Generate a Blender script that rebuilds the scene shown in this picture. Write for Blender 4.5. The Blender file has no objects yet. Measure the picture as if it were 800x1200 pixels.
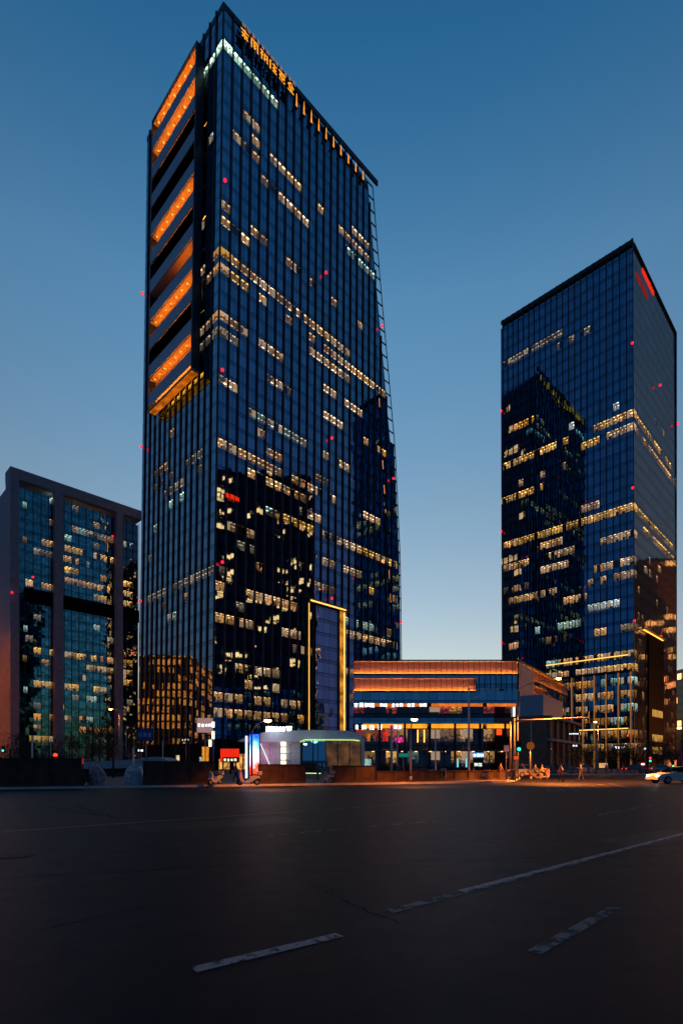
import bpy, math, random
from mathutils import Vector, Matrix
random.seed(7)
S = bpy.context.scene
COL = bpy.context.collection
R = math.radians
EYE, HZ, F, CX = 1.65, 896.0, 635.0, 400.0

# ------------------------------------------------------------------ camera, sky, exposure
cd = bpy.data.cameras.new('camera'); cam = bpy.data.objects.new('camera', cd); COL.objects.link(cam)
cam.location = (0, 0, EYE); cam.rotation_euler = (R(90), 0, 0)
cd.sensor_fit = 'VERTICAL'; cd.sensor_height = 24.0; cd.lens = 24.0*F/1200.0; cd.shift_y = (HZ-600)/1200.0
cd.clip_start = 0.1; cd.clip_end = 8000
S.camera = cam
w = bpy.data.worlds.new('World'); S.world = w; w.use_nodes = True
nt = w.node_tree; N = nt.nodes; L = nt.links
bg = N['Background']
sky = N.new('ShaderNodeTexSky'); sky.sky_type = 'NISHITA'; sky.sun_disc = False
sky.sun_elevation = R(-4); sky.sun_rotation = R(0); sky.ozone_density = 4.0; sky.dust_density = 1.0
tc = N.new('ShaderNodeTexCoord'); sx = N.new('ShaderNodeSeparateXYZ'); L.new(tc.outputs['Generated'], sx.inputs[0])
rp = N.new('ShaderNodeValToRGB'); L.new(sx.outputs['Z'], rp.inputs[0])
el = rp.color_ramp.elements
# dusk colour correction of the physical sky, by elevation
stops = [(0.0, (.93, .55, .17)), (0.12, (.97, .60, .18)), (.21, (1.0, .66, .20)), (.42, (.92, .91, .28)), (.65, (.72, 1.22, .42)), (.82, (.20, .95, .40)), (1.0, (.12, .72, .34))]
while len(el) < len(stops): el.new(0.5)
for e, (p, c) in zip(el, stops): e.position = p; e.color = (*c, 1)
mx = N.new('ShaderNodeMix'); mx.data_type = 'RGBA'; mx.blend_type = 'MULTIPLY'; mx.inputs[0].default_value = 1.0
L.new(sky.outputs[0], mx.inputs[6]); L.new(rp.outputs[0], mx.inputs[7])
mr_ = N.new('ShaderNodeMapRange'); L.new(sx.outputs['Y'], mr_.inputs[0]); mr_.inputs[1].default_value = -.9; mr_.inputs[2].default_value = .5; mr_.inputs[3].default_value = .30; mr_.inputs[4].default_value = 1.0
m2_ = N.new('ShaderNodeMix'); m2_.data_type = 'RGBA'; m2_.blend_type = 'MULTIPLY'; m2_.inputs[0].default_value = 1.0
L.new(mx.outputs[2], m2_.inputs[6]); L.new(mr_.outputs[0], m2_.inputs[7])   # the sky away from the sunset is deeper
m3_ = N.new('ShaderNodeMix'); m3_.data_type = 'RGBA'; m3_.blend_type = 'LIGHTEN'; m3_.inputs[0].default_value = 1.0; m3_.inputs[7].default_value = (.0007, .0024, .0052, 1)   # residual skyglow all round
L.new(m2_.outputs[2], m3_.inputs[6]); L.new(m3_.outputs[2], bg.inputs[0]); bg.inputs[1].default_value = 30.0
sun = bpy.data.lights.new('afterglow', 'SUN'); sun.energy = 0.04; sun.angle = R(20); sun.color = (1, .75, .55)
so = bpy.data.objects.new('afterglow', sun); COL.objects.link(so)
so.rotation_euler = Vector((-.4, -.9, -.07)).to_track_quat('-Z', 'Y').to_euler()
S.view_settings.view_transform = 'Standard'; S.view_settings.look = 'None'
S.view_settings.exposure = 0.0; S.view_settings.gamma = 1.0; S.view_settings.use_curve_mapping = False
S.cycles.use_denoising = True
S.cycles.max_bounces = 6; S.cycles.glossy_bounces = 3; S.cycles.diffuse_bounces = 2; S.cycles.transparent_max_bounces = 12
S.cycles.caustics_reflective = False; S.cycles.caustics_refractive = False
S.cycles.sample_clamp_indirect = 2.0

# ------------------------------------------------------------------ helpers
def P(px, py, Y): return Vector(((px-CX)/F*Y, Y, EYE+(HZ-py)/F*Y))
def G(px, py, z=0.0):
    Y = (EYE-z)*F/(py-HZ); return Vector(((px-CX)/F*Y, Y, z))
def GY(px, Y, z=0.0): return Vector(((px-CX)/F*Y, Y, z))
Z = Vector((0, 0, 1))

class MB:
    def __init__(s): s.v = []; s.f = []; s.m = []; s.uv = []; s.sm = []
    def face(s, pts, m=0, uv=None, sm=False):
        i = len(s.v); s.v += [tuple(p) for p in pts]; s.f.append(tuple(range(i, i+len(pts)))); s.m.append(m)
        s.uv.append(uv if uv else [(0, 0)]*len(pts)); s.sm.append(sm)
    def quad(s, a, b, c, d, m=0, uv=None): s.face((a, b, c, d), m, uv)
    def obox(s, o, a, b, c, m=0):
        o, a, b, c = Vector(o), Vector(a), Vector(b), Vector(c)
        if a.cross(b).dot(c) < 0: a, b = b, a
        p = [o, o+a, o+a+b, o+b, o+c, o+a+c, o+a+b+c, o+b+c]
        i = len(s.v); s.v += [tuple(q) for q in p]
        la, lb, lc = a.length, b.length, c.length
        for q, (du, dv) in (((0, 3, 2, 1), (lb, la)), ((4, 5, 6, 7), (la, lb)), ((0, 1, 5, 4), (la, lc)), ((1, 2, 6, 5), (lb, lc)), ((2, 3, 7, 6), (la, lc)), ((3, 0, 4, 7), (lb, lc))):
            s.f.append(tuple(i+k for k in q)); s.m.append(m); s.uv.append([(0, 0), (du, 0), (du, dv), (0, dv)]); s.sm.append(False)
    def box(s, cx, cy, cz, x, y, z, m=0):
        s.obox((cx-x/2, cy-y/2, cz-z/2), (x, 0, 0), (0, y, 0), (0, 0, z), m)
    def tube(s, p0, p1, r0, r1=None, n=8, m=0, cap=True):
        p0, p1 = Vector(p0), Vector(p1); r1 = r0 if r1 is None else r1
        d = p1-p0
        if d.length < 1e-6: return
        q = d.to_track_quat('Z', 'Y'); i = len(s.v)
        for p, r in ((p0, r0), (p1, r1)):
            for k in range(n):
                a = 2*math.pi*k/n; s.v.append(tuple(p+q@Vector((r*math.cos(a), r*math.sin(a), 0))))
        for k in range(n):
            s.f.append((i+k, i+(k+1) % n, i+n+(k+1) % n, i+n+k)); s.m.append(m); s.uv.append([(0, 0)]*4); s.sm.append(True)
        if cap:
            s.f.append(tuple(i+n+k for k in range(n))); s.m.append(m); s.uv.append([(0, 0)]*n); s.sm.append(False)
            s.f.append(tuple(i+n-1-k for k in range(n))); s.m.append(m); s.uv.append([(0, 0)]*n); s.sm.append(False)
    def path(s, pts, r, n=6, m=0):
        for a, b in zip(pts[:-1], pts[1:]): s.tube(a, b, r, r, n, m)
    def ball(s, c, rx, ry=None, rz=None, n=10, k=6, m=0):
        ry = rx if ry is None else ry; rz = rx if rz is None else rz; c = Vector(c); i = len(s.v)
        for a in range(k+1):
            t = math.pi*a/k
            for b in range(n):
                p = 2*math.pi*b/n
                s.v.append((c.x+rx*math.sin(t)*math.cos(p), c.y+ry*math.sin(t)*math.sin(p), c.z-rz*math.cos(t)))
        for a in range(k):
            for b in range(n):
                s.f.append((i+a*n+b, i+a*n+(b+1) % n, i+(a+1)*n+(b+1) % n, i+(a+1)*n+b)); s.m.append(m); s.uv.append([(0, 0)]*4); s.sm.append(True)
    def prism(s, poly, off, m=0):
        poly = [Vector(p) for p in poly]; off = Vector(off); n = len(poly)
        nn = Vector((0, 0, 0))
        for a, b in zip(poly, poly[1:]+poly[:1]): nn += a.cross(b)
        if nn.dot(off) > 0: poly = poly[::-1]
        s.face(poly, m); s.face([p+off for p in poly[::-1]], m)
        for k in range(n):
            a, b = poly[k], poly[(k+1) % n]
            s.face((b, a, a+off, b+off), m, [(0, 0), ((a-b).length, 0), ((a-b).length, off.length), (0, off.length)])
    def build(s, name, mats, parent=None, loc=None, bevel=0):
        me = bpy.data.meshes.new(name); me.from_pydata(s.v, [], s.f)
        mats = mats if isinstance(mats, (list, tuple)) else [mats]
        for m in mats: me.materials.append(m)
        me.polygons.foreach_set('material_index', s.m); me.polygons.foreach_set('use_smooth', s.sm)
        ul = me.uv_layers.new(name='UVMap'); flat = []
        for u in s.uv:
            for q in u: flat += [q[0], q[1]]
        ul.data.foreach_set('uv', flat); me.update()
        o = bpy.data.objects.new(name, me); COL.objects.link(o)
        if parent: o.parent = parent
        if loc is not None: o.location = loc
        if bevel:
            b = o.modifiers.new('bevel', 'BEVEL'); b.width = bevel; b.segments = 2; b.limit_method = 'ANGLE'
        return o

def thing(name, label, cat, loc=(0, 0, 0), rz=0, group=None):
    o = bpy.data.objects.new(name, None); COL.objects.link(o); o.location = loc; o.rotation_euler = (0, 0, rz)
    o.empty_display_size = .3; o['label'] = label; o['category'] = cat
    if group: o['group'] = group
    return o
def tag(o, label, cat, group=None):
    o['label'] = label; o['category'] = cat
    if group: o['group'] = group
    return o
def structure(o, kind='structure'): o['kind'] = kind; return o
def dup(r0, loc, rz, label, scale=None):
    r = r0.copy(); COL.objects.link(r); r.location = loc; r.rotation_euler = (0, 0, rz); r['label'] = label
    if scale: r.scale = (scale,)*3
    for ch in list(r0.children):
        c = ch.copy(); COL.objects.link(c); c.parent = r
        for g in list(ch.children):
            d = g.copy(); COL.objects.link(d); d.parent = c
    return r

# ------------------------------------------------------------------ materials
def newmat(name):
    m = bpy.data.materials.new(name); m.use_nodes = True; return m, m.node_tree.nodes, m.node_tree.links
def noise_mix(n, l, c1, c2, scale, detail=4, coord='Object', lo=.35, hi=.65):
    t = n.new('ShaderNodeTexCoord'); q = n.new('ShaderNodeTexNoise'); q.inputs['Scale'].default_value = scale; q.inputs['Detail'].default_value = detail
    l.new(t.outputs[coord], q.inputs['Vector'])
    r = n.new('ShaderNodeValToRGB'); r.color_ramp.elements[0].position = lo; r.color_ramp.elements[1].position = hi
    r.color_ramp.elements[0].color = (*c1, 1); r.color_ramp.elements[1].color = (*c2, 1); l.new(q.outputs['Fac'], r.inputs[0])
    return r, q
def mat(name, col, rough=.6, metal=0., var=.25, scale=3., bump=0., emit=None, es=0., spec=.5):
    m, n, l = newmat(name); b = n['Principled BSDF']
    b.inputs['Roughness'].default_value = rough; b.inputs['Metallic'].default_value = metal; b.inputs['Specular IOR Level'].default_value = spec
    r, q = noise_mix(n, l, [c*(1-var) for c in col], [min(1, c*(1+var)) for c in col], scale)
    l.new(r.outputs[0], b.inputs['Base Color'])
    if bump:
        bp = n.new('ShaderNodeBump'); bp.inputs['Strength'].default_value = bump; l.new(q.outputs['Fac'], bp.inputs['Height']); l.new(bp.outputs[0], b.inputs['Normal'])
    if emit: b.inputs['Emission Color'].default_value = (*emit, 1); b.inputs['Emission Strength'].default_value = es
    return m
def glow(name, col, s, var=.15, scale=4., sample=True, onesided=False):
    m, n, l = newmat(name); n.remove(n['Principled BSDF']); e = n.new('ShaderNodeEmission')
    r, q = noise_mix(n, l, [c*(1-var) for c in col], [c*(1+var*.5) for c in col], scale)
    l.new(r.outputs[0], e.inputs[0]); e.inputs[1].default_value = s
    if onesided:
        gg = n.new('ShaderNodeNewGeometry'); l.new(math_(n, l, 'MULTIPLY', math_(n, l, 'SUBTRACT', 1., gg.outputs['Backfacing']), s), e.inputs[1])
    l.new(e.outputs[0], n['Material Output'].inputs[0])
    if not sample: m.cycles.emission_sampling = 'NONE'
    return m
def math_(n, l, op, a, b=None):
    k = n.new('ShaderNodeMath'); k.operation = op
    for i, x in enumerate((a, b)):
        if x is None: continue
        if isinstance(x, (int, float)): k.inputs[i].default_value = x
        else: l.new(x, k.inputs[i])
    return k.outputs[0]

def curtain(name, pane, floorh, tint, tilt=.006, spandrel=.24, wave=.01, sp_col=(.74, .74, .74), lit=0., litcol=(1, .6, .25), lits=1.2, rough=.02, hl=.03):
    """curtain-wall glass: UVs in metres, each pane leans a little by itself, spandrel bands and thin joints"""
    m, n, l = newmat(name); b = n['Principled BSDF']
    uv = n.new('ShaderNodeUVMap'); sp = n.new('ShaderNodeSeparateXYZ'); l.new(uv.outputs[0], sp.inputs[0])
    U = math_(n, l, 'DIVIDE', sp.outputs['X'], pane); V = math_(n, l, 'DIVIDE', sp.outputs['Y'], floorh)
    fu = math_(n, l, 'FLOOR', U); fv = math_(n, l, 'FLOOR', V); ru = math_(n, l, 'FRACT', U); rv = math_(n, l, 'FRACT', V)
    isp = math_(n, l, 'LESS_THAN', rv, spandrel)
    cb = n.new('ShaderNodeCombineXYZ'); l.new(fu, cb.inputs[0]); l.new(fv, cb.inputs[1]); l.new(isp, cb.inputs[2])
    wn = n.new('ShaderNodeTexWhiteNoise'); wn.noise_dimensions = '3D'; l.new(cb.outputs[0], wn.inputs['Vector'])
    nz = n.new('ShaderNodeTexNoise'); nz.inputs['Scale'].default_value = .35; nz.inputs['Detail'].default_value = 1; l.new(uv.outputs[0], nz.inputs['Vector'])
    geo = n.new('ShaderNodeNewGeometry')
    def vm(op, a, b_=None, sc=None):
        k = n.new('ShaderNodeVectorMath'); k.operation = op
        l.new(a, k.inputs[0])
        if b_ is not None:
            if isinstance(b_, tuple): k.inputs[1].default_value = b_
            else: l.new(b_, k.inputs[1])
        if sc is not None: k.inputs['Scale'].default_value = sc
        return k.outputs[0]
    a1 = vm('SCALE', vm('SUBTRACT', wn.outputs['Color'], (.5, .5, .5)), sc=tilt)
    a2 = vm('SCALE', vm('SUBTRACT', nz.outputs['Color'], (.5, .5, .5)), sc=wave)
    nn = vm('NORMALIZE', vm('ADD', vm('ADD', geo.outputs['Normal'], a1), a2)); l.new(nn, b.inputs['Normal'])
    # tint varies by pane
    mr = n.new('ShaderNodeMapRange'); l.new(wn.outputs['Value'], mr.inputs[0]); mr.inputs[3].default_value = .8; mr.inputs[4].default_value = 1.12
    c = n.new('ShaderNodeMix'); c.data_type = 'RGBA'; c.inputs[6].default_value = (*tint, 1); c.inputs[7].default_value = (*[t*s for t, s in zip(tint, sp_col)], 1); l.new(isp, c.inputs[0])
    c2 = n.new('ShaderNodeMix'); c2.data_type = 'RGBA'; c2.blend_type = 'MULTIPLY'; c2.inputs[0].default_value = 1; l.new(c.outputs[2], c2.inputs[6]); l.new(mr.outputs[0], c2.inputs[7])
    e1 = math_(n, l, 'LESS_THAN', ru, .05); e2 = math_(n, l, 'LESS_THAN', math_(n, l, 'ABSOLUTE', math_(n, l, 'SUBTRACT', rv, spandrel)), hl); e3 = math_(n, l, 'LESS_THAN', rv, hl)
    ed = math_(n, l, 'MAXIMUM', math_(n, l, 'MAXIMUM', e1, e2), e3)
    c3 = n.new('ShaderNodeMix'); c3.data_type = 'RGBA'; l.new(ed, c3.inputs[0]); l.new(c2.outputs[2], c3.inputs[6]); c3.inputs[7].default_value = (*[t*.25 for t in tint], 1)
    l.new(c3.outputs[2], b.inputs['Base Color'])
    b.inputs['Metallic'].default_value = 1; b.inputs['Roughness'].default_value = rough
    if lit > 0:
        g = math_(n, l, 'FLOOR', math_(n, l, 'DIVIDE', fu, 5.)); cb2 = n.new('ShaderNodeCombineXYZ'); l.new(g, cb2.inputs[0]); l.new(fv, cb2.inputs[1])
        w2 = n.new('ShaderNodeTexWhiteNoise'); w2.noise_dimensions = '2D'; l.new(cb2.outputs[0], w2.inputs['Vector'])
        on = math_(n, l, 'MULTIPLY', math_(n, l, 'LESS_THAN', w2.outputs['Value'], lit*1.5), math_(n, l, 'LESS_THAN', wn.outputs['Value'], .66))
        on = math_(n, l, 'MULTIPLY', on, math_(n, l, 'SUBTRACT', 1., isp)); on = math_(n, l, 'MULTIPLY', on, math_(n, l, 'SUBTRACT', 1., ed))
        n2 = n.new('ShaderNodeTexNoise'); n2.inputs['Scale'].default_value = 1.3; l.new(uv.outputs[0], n2.inputs['Vector'])
        on = math_(n, l, 'MULTIPLY', on, math_(n, l, 'MULTIPLY', n2.outputs['Fac'], lits*2))
        b.inputs['Emission Color'].default_value = (*litcol, 1); l.new(on, b.inputs['Emission Strength']); m.cycles.emission_sampling = 'NONE'
    return m

def room_mat(name, col, s, ceiling):
    """inside of a lit office: emissive fittings on the ceiling, pale walls with darker furniture"""
    m, n, l = newmat(name); n.remove(n['Principled BSDF']); e = n.new('ShaderNodeEmission'); uv = n.new('ShaderNodeUVMap')
    sp = n.new('ShaderNodeSeparateXYZ'); l.new(uv.outputs[0], sp.inputs[0])
    if ceiling:
        a = math_(n, l, 'LESS_THAN', math_(n, l, 'FRACT', math_(n, l, 'DIVIDE', sp.outputs['X'], 1.6)), .55)
        b = math_(n, l, 'LESS_THAN', math_(n, l, 'FRACT', math_(n, l, 'DIVIDE', sp.outputs['Y'], 1.9)), .25)
        k = math_(n, l, 'ADD', math_(n, l, 'MULTIPLY', math_(n, l, 'MULTIPLY', a, b), s*4.5), s*.42)
    else:
        q = n.new('ShaderNodeTexNoise'); q.inputs['Scale'].default_value = 1.5; q.inputs['Detail'].default_value = 5; l.new(uv.outputs[0], q.inputs['Vector'])
        f = math_(n, l, 'GREATER_THAN', math_(n, l, 'ADD', q.outputs['Fac'], math_(n, l, 'MULTIPLY', sp.outputs['Y'], .10)), .62)
        k = math_(n, l, 'ADD', math_(n, l, 'MULTIPLY', f, s*.55), s*.12)
    wn = n.new('ShaderNodeTexWhiteNoise'); wn.noise_dimensions = '1D'; l.new(math_(n, l, 'FLOOR', math_(n, l, 'DIVIDE', sp.outputs['X'], 100.)), wn.inputs['W'])
    k = math_(n, l, 'MULTIPLY', k, math_(n, l, 'ADD', math_(n, l, 'MULTIPLY', math_(n, l, 'POWER', wn.outputs['Value'], 1.4), 1.25), .3))
    e.inputs[0].default_value = (*col, 1); l.new(k, e.inputs[1]); l.new(e.outputs[0], n['Material Output'].inputs[0]); m.cycles.emission_sampling = 'NONE'
    return m

M = {}
M['glass_a'] = curtain('tower_glass', 1.6, 4.18, (.20, .47, .68))
M['glass_b'] = curtain('tower_glass_right', 1.0, 4.2, (.13, .32, .52), tilt=.004, wave=.006)
M['glass_b2'] = curtain('tower_glass_flank', 1.1, 4.57, (.42, .38, .40), tilt=.012, wave=.012, rough=.06, sp_col=(.6, .6, .6))
M['glass_c'] = curtain('slab_glass', 1.5, 4.2, (.10, .21, .25), tilt=.02, wave=.03)
M['glass_d'] = curtain('podium_glass', 2.0, 4.0, (.30, .55, .72), tilt=.01, wave=.01)
M['reflected'] = curtain('dark_block_glass', 1.6, 4.0, (.03, .04, .05), lit=.08, litcol=(1, .30, .09), lits=5)
M['rear'] = curtain('rear_glass', 1.6, 4.18, (.02, .03, .045), lit=.16, litcol=(1, .28, .08), lits=4.0)
M['gold_block'] = curtain('amber_block_wall', 1.5, 3.6, (.25, .12, .05), lit=.48, litcol=(1, .17, .015), lits=2.0, rough=.5)
M['glass_shop'] = curtain('shop_glass', 2.6, 4.0, (.12, .10, .12), tilt=.02, wave=.02, rough=.08)
M['pane'] = None
def pane_mat():
    m, n, l = newmat('clear_pane'); n.remove(n['Principled BSDF'])
    t = n.new('ShaderNodeBsdfTransparent'); t.inputs[0].default_value = (.72, .76, .76, 1)
    g = n.new('ShaderNodeBsdfGlossy'); g.inputs['Roughness'].default_value = .03; g.inputs[0].default_value = (.4, .55, .75, 1)
    fr = n.new('ShaderNodeLayerWeight'); fr.inputs[0].default_value = .35
    k = math_(n, l, 'ADD', math_(n, l, 'MULTIPLY', fr.outputs['Facing'], .35), .14)
    x = n.new('ShaderNodeMixShader'); l.new(k, x.inputs[0]); l.new(t.outputs[0], x.inputs[1]); l.new(g.outputs[0], x.inputs[2]); l.new(x.outputs[0], n['Material Output'].inputs[0])
    return m
M['pane'] = pane_mat()
STY = {}
for k, c, s in (('warm', (1, .50, .19), 1.05), ('peach', (1, .60, .34), 1.0), ('yellow', (1, .50, .11), 1.25), ('orange', (1, .40, .07), 1.0), ('teal', (.62, .95, .82), .75), ('white', (.9, .97, .95), .8),
                ('green', (.62, 1, .72), 2.4), ('dim', (.8, .62, .45), .3), ('red', (1, .12, .05), .8), ('dimwarm', (1, .5, .2), .35)):
    STY[k] = (room_mat('room_wall_'+k, c, s, False), room_mat('room_ceiling_'+k, c, s, True))
M['blind'] = glow('lit_blind', (1, .68, .42), .55, sample=False)
M['dark'] = mat('dark_metal', (.012, .014, .018), .45, .3, var=.2)
M['fin'] = mat('tower_fin_metal', (.03, .042, .06), .4, .6, var=.15, scale=1)
M['floor'] = mat('room_floor', (.05, .045, .04), .7)
M['stone'] = mat('grey_stone', (.30, .30, .35), .75, var=.12, scale=.6, bump=.05)
M['stone_b'] = mat('brown_stone', (.20, .12, .08), .7, var=.2, scale=1.5)
M['lightpanel'] = mat('pale_metal_panel', (.30, .38, .50), .4, .1, var=.08, scale=.8)
M['soffit'] = mat('soffit_panel', (.42, .34, .26), .6, var=.12, scale=1.2)
M['black'] = mat('black_and_shade', (.005, .005, .007), .8, spec=.08)
M['white'] = mat('white_composite', (.78, .80, .84), .4, var=.08, scale=1.2)
M['pole'] = mat('galvanised_pole', (.32, .34, .37), .45, .6, var=.15)
M['polewhite'] = mat('pale_painted_pole', (.62, .62, .62), .5, var=.12)
M['rubber'] = mat('rubber', (.012, .012, .012), .7)
M['bark'] = mat('bark', (.045, .032, .025), .9, var=.4, scale=8, bump=.3)
M['leaf'] = mat('dark_leaves', (.02, .032, .014), .8, var=.4, scale=2)
M['rust'] = mat('rust_brown_panel', (.055, .026, .016), .6, .2, var=.45, scale=1.6, bump=.08)
M['rust_b'] = mat('rust_brown_frame', (.03, .016, .012), .6, .2, var=.3, scale=2)
M['brick'] = mat('brown_base', (.07, .03, .02), .7, var=.3)
M['tarp'] = mat('pale_tarpaulin', (.38, .42, .46), .6, var=.18, scale=1.2, bump=.3)
M['skin'] = mat('skin', (.45, .28, .2), .6, var=.05)
M['hair'] = mat('hair', (.01, .008, .007), .6)
M['led_orange'] = glow('orange_led', (1, .33, .03), 5.0, scale=.8)
M['led_gold'] = glow('gold_led', (1, .50, .10), 2.2, scale=.6)
M['gold_panel'] = glow('lit_gold_glow', (1, .36, .04), .62, var=.75, scale=.35)
M['loggia_led'] = glow('terrace_led', (1, .22, .012), 60.0)
M['loggia_spot'] = glow('terrace_downlight', (1, .42, .06), 1.6)
M['sodium'] = glow('sodium_lamp', (1, .42, .08), 40.0, var=.02)
M['aviation'] = glow('red_beacon', (1, .01, .03), 2.6, var=.02)
M['sign_orange'] = glow('orange_sign', (1, .34, .03), 1.3, var=.3, scale=.8, onesided=True)
M['case'] = mat('sign_case', (.02, .02, .02), .6)
M['sign_pink'] = glow('dusky_pink_sign', (.75, .45, .45), .45)
M['sign_red'] = glow('red_sign', (1, .03, .008), .9)
M['sign_white'] = glow('white_sign', (.85, .95, 1), 2.6, var=.02)
M['sign_blue'] = glow('blue_sign', (.03, .3, .9), .9)
M['sign_magenta'] = glow('magenta_sign', (1, .05, .35), 1.4)
M['led_green'] = glow('lime_led', (.62, .95, .30), 1.3, var=.05)
M['led_white'] = glow('white_strip', (.85, .95, .9), 1.3)
M['cream_lamp'] = glow('cream_lamp', (1, .92, .6), 2.2, var=.1)
M['sig_green'] = glow('green_signal', (.02, 1, .42), 3.0, var=.02)
M['sig_red'] = glow('red_signal', (1, .03, .01), 4.0, var=.02)
M['head'] = glow('headlamp', (1, .93, .78), 30.0, var=.02)
M['line_white'] = None

def worn(name, col, cover, scale=7):
    m, n, l = newmat(name); b = n['Principled BSDF']; b.inputs['Base Color'].default_value = (*col, 1); b.inputs['Roughness'].default_value = .6
    t = n.new('ShaderNodeTexCoord'); q = n.new('ShaderNodeTexNoise'); q.inputs['Scale'].default_value = scale; q.inputs['Detail'].default_value = 8; q.inputs['Roughness'].default_value = .75
    l.new(t.outputs['Object'], q.inputs['Vector']); mr = n.new('ShaderNodeMapRange'); l.new(q.outputs['Fac'], mr.inputs[0])
    mr.inputs[1].default_value = .62-cover*.4; mr.inputs[2].default_value = .74-cover*.4
    tr = n.new('ShaderNodeBsdfTransparent'); x = n.new('ShaderNodeMixShader'); l.new(mr.outputs[0], x.inputs[0]); l.new(tr.outputs[0], x.inputs[1]); l.new(b.outputs[0], x.inputs[2]); l.new(x.outputs[0], n['Material Output'].inputs[0])
    return m
M['line_white'] = worn('worn_white_paint', (.44, .29, .27), .62)
M['line_faint'] = worn('faint_white_paint', (.17, .13, .13), .5, 3)
M['line_yellow'] = worn('worn_yellow_paint', (.34, .16, .06), .6)

def asphalt():
    m, n, l = newmat('asphalt'); b = n['Principled BSDF']
    t = n.new('ShaderNodeTexCoord')
    def nz(sc, d=5, ro=.6):
        q = n.new('ShaderNodeTexNoise'); q.inputs['Scale'].default_value = sc; q.inputs['Detail'].default_value = d; q.inputs['Roughness'].default_value = ro; l.new(t.outputs['Object'], q.inputs['Vector']); return q.outputs['Fac']
    big = nz(.22, 4); mid = nz(2.2, 5, .7); fine = nz(90, 3)
    v = n.new('ShaderNodeTexVoronoi'); v.inputs['Scale'].default_value = 70; l.new(t.outputs['Object'], v.inputs['Vector'])
    mp = n.new('ShaderNodeMapping'); mp.inputs['Rotation'].default_value = (0, 0, -R(41)); mp.inputs['Scale'].default_value = (.03, .9, 1); l.new(t.outputs['Object'], mp.inputs[0])
    trk = n.new('ShaderNodeTexNoise'); trk.inputs['Scale'].default_value = 1.; trk.inputs['Detail'].default_value = 3; l.new(mp.outputs[0], trk.inputs['Vector'])
    s = math_(n, l, 'ADD', math_(n, l, 'MULTIPLY', big, .35), math_(n, l, 'MULTIPLY', trk.outputs['Fac'], .3)); s = math_(n, l, 'ADD', s, math_(n, l, 'MULTIPLY', math_(n, l, 'SUBTRACT', mid, .35), .3)) if False else math_(n, l, 'ADD', math_(n, l, 'MULTIPLY', big, .3), math_(n, l, 'MULTIPLY', mid, .2)); s = math_(n, l, 'ADD', s, math_(n, l, 'MULTIPLY', trk.outputs['Fac'], .35)); s = math_(n, l, 'ADD', s, math_(n, l, 'MULTIPLY', math_(n, l, 'SUBTRACT', fine, .5), 1.6)); s = math_(n, l, 'ADD', s, .15)
    r = n.new('ShaderNodeValToRGB'); r.color_ramp.elements[0].position = .42; r.color_ramp.elements[1].position = .70
    r.color_ramp.elements[0].color = (.0026, .0022, .0036, 1); r.color_ramp.elements[1].color = (.0105, .009, .0135, 1); l.new(s, r.inputs[0]); l.new(r.outputs[0], b.inputs['Base Color'])
    mr = n.new('ShaderNodeMapRange'); l.new(mid, mr.inputs[0]); mr.inputs[1].default_value = .3; mr.inputs[2].default_value = .7; mr.inputs[3].default_value = .47; mr.inputs[4].default_value = .55; l.new(mr.outputs[0], b.inputs['Roughness'])
    b.inputs['Specular IOR Level'].default_value = .12
    bp = n.new('ShaderNodeBump'); bp.inputs['Strength'].default_value = .28; bp.inputs['Distance'].default_value = .005; l.new(v.outputs['Distance'], bp.inputs['Height'])
    b2 = n.new('ShaderNodeBump'); b2.inputs['Strength'].default_value = .5; b2.inputs['Distance'].default_value = .004; l.new(fine, b2.inputs['Height']); l.new(bp.outputs[0], b2.inputs['Normal']); l.new(b2.outputs[0], b.inputs['Normal'])
    return m
M['asphalt'] = asphalt()
M['tar'] = mat('tar_seam', (.003, .003, .003), .8, var=.2, spec=.03)
M['paving'] = mat('paving', (.10, .085, .08), .7, var=.25, scale=.8)
M['kerb'] = mat('kerb_stone', (.58, .52, .46), .55, var=.15, scale=1.5)

# ------------------------------------------------------------------ ground, road, pavements
g = MB(); g.quad((-1500, -200, 0), (1500, -200, 0), (1500, 3000, 0), (-1500, 3000, 0)); structure(g.build('ground', M['asphalt']))
def strip(a, b, wd, z, name, m, segs=1):
    d = (b-a).normalized(); s = Vector((-d.y, d.x, 0))*wd/2; q = MB(); q.quad(a-s+Z*z, b-s+Z*z, b+s+Z*z, a+s+Z*z)
    return structure(q.build(name, m))
strip(G(-60, 979.5), G(340, 951.5), .17, .006, 'lane_marking', M['line_yellow'])
strip(G(340, 951.5), G(470, 942.5), .15, .006, 'lane_marking', M['line_faint'])
strip(G(296, 981), G(512, 962), .14, .006, 'lane_marking', M['line_faint'])
strip(G(227, 1137), G(398, 1096), .135, .006, 'lane_marking', M['line_white'])
strip(G(455, 1069), G(860, 962), .15, .006, 'lane_marking', M['line_faint'])
strip(G(540, 1045), G(860, 961.6), .12, .009, 'lane_marking', M['line_white'])
strip(G(625, 1117), G(722, 1063), .13, .006, 'lane_marking', M['line_faint'])
strip(G(690, 957), G(820, 933), .16, .006, 'lane_marking', M['line_faint'])
strip(G(60, 946), G(120, 956), .05, .005, 'tar_seam', M['tar'])
# manhole
mh = MB(); c = G(16, 1003)
mh.tube(c+Z*.002, c+Z*.007, .34, .34, 28); mh.tube(c+Z*.007, c+Z*.010, .28, .28, 24)
tag(mh.build('manhole_cover', mat('worn_iron', (.014, .012, .014), .6, .2, spec=.15)), 'round iron manhole cover in the near left asphalt', 'manhole cover')

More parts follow.
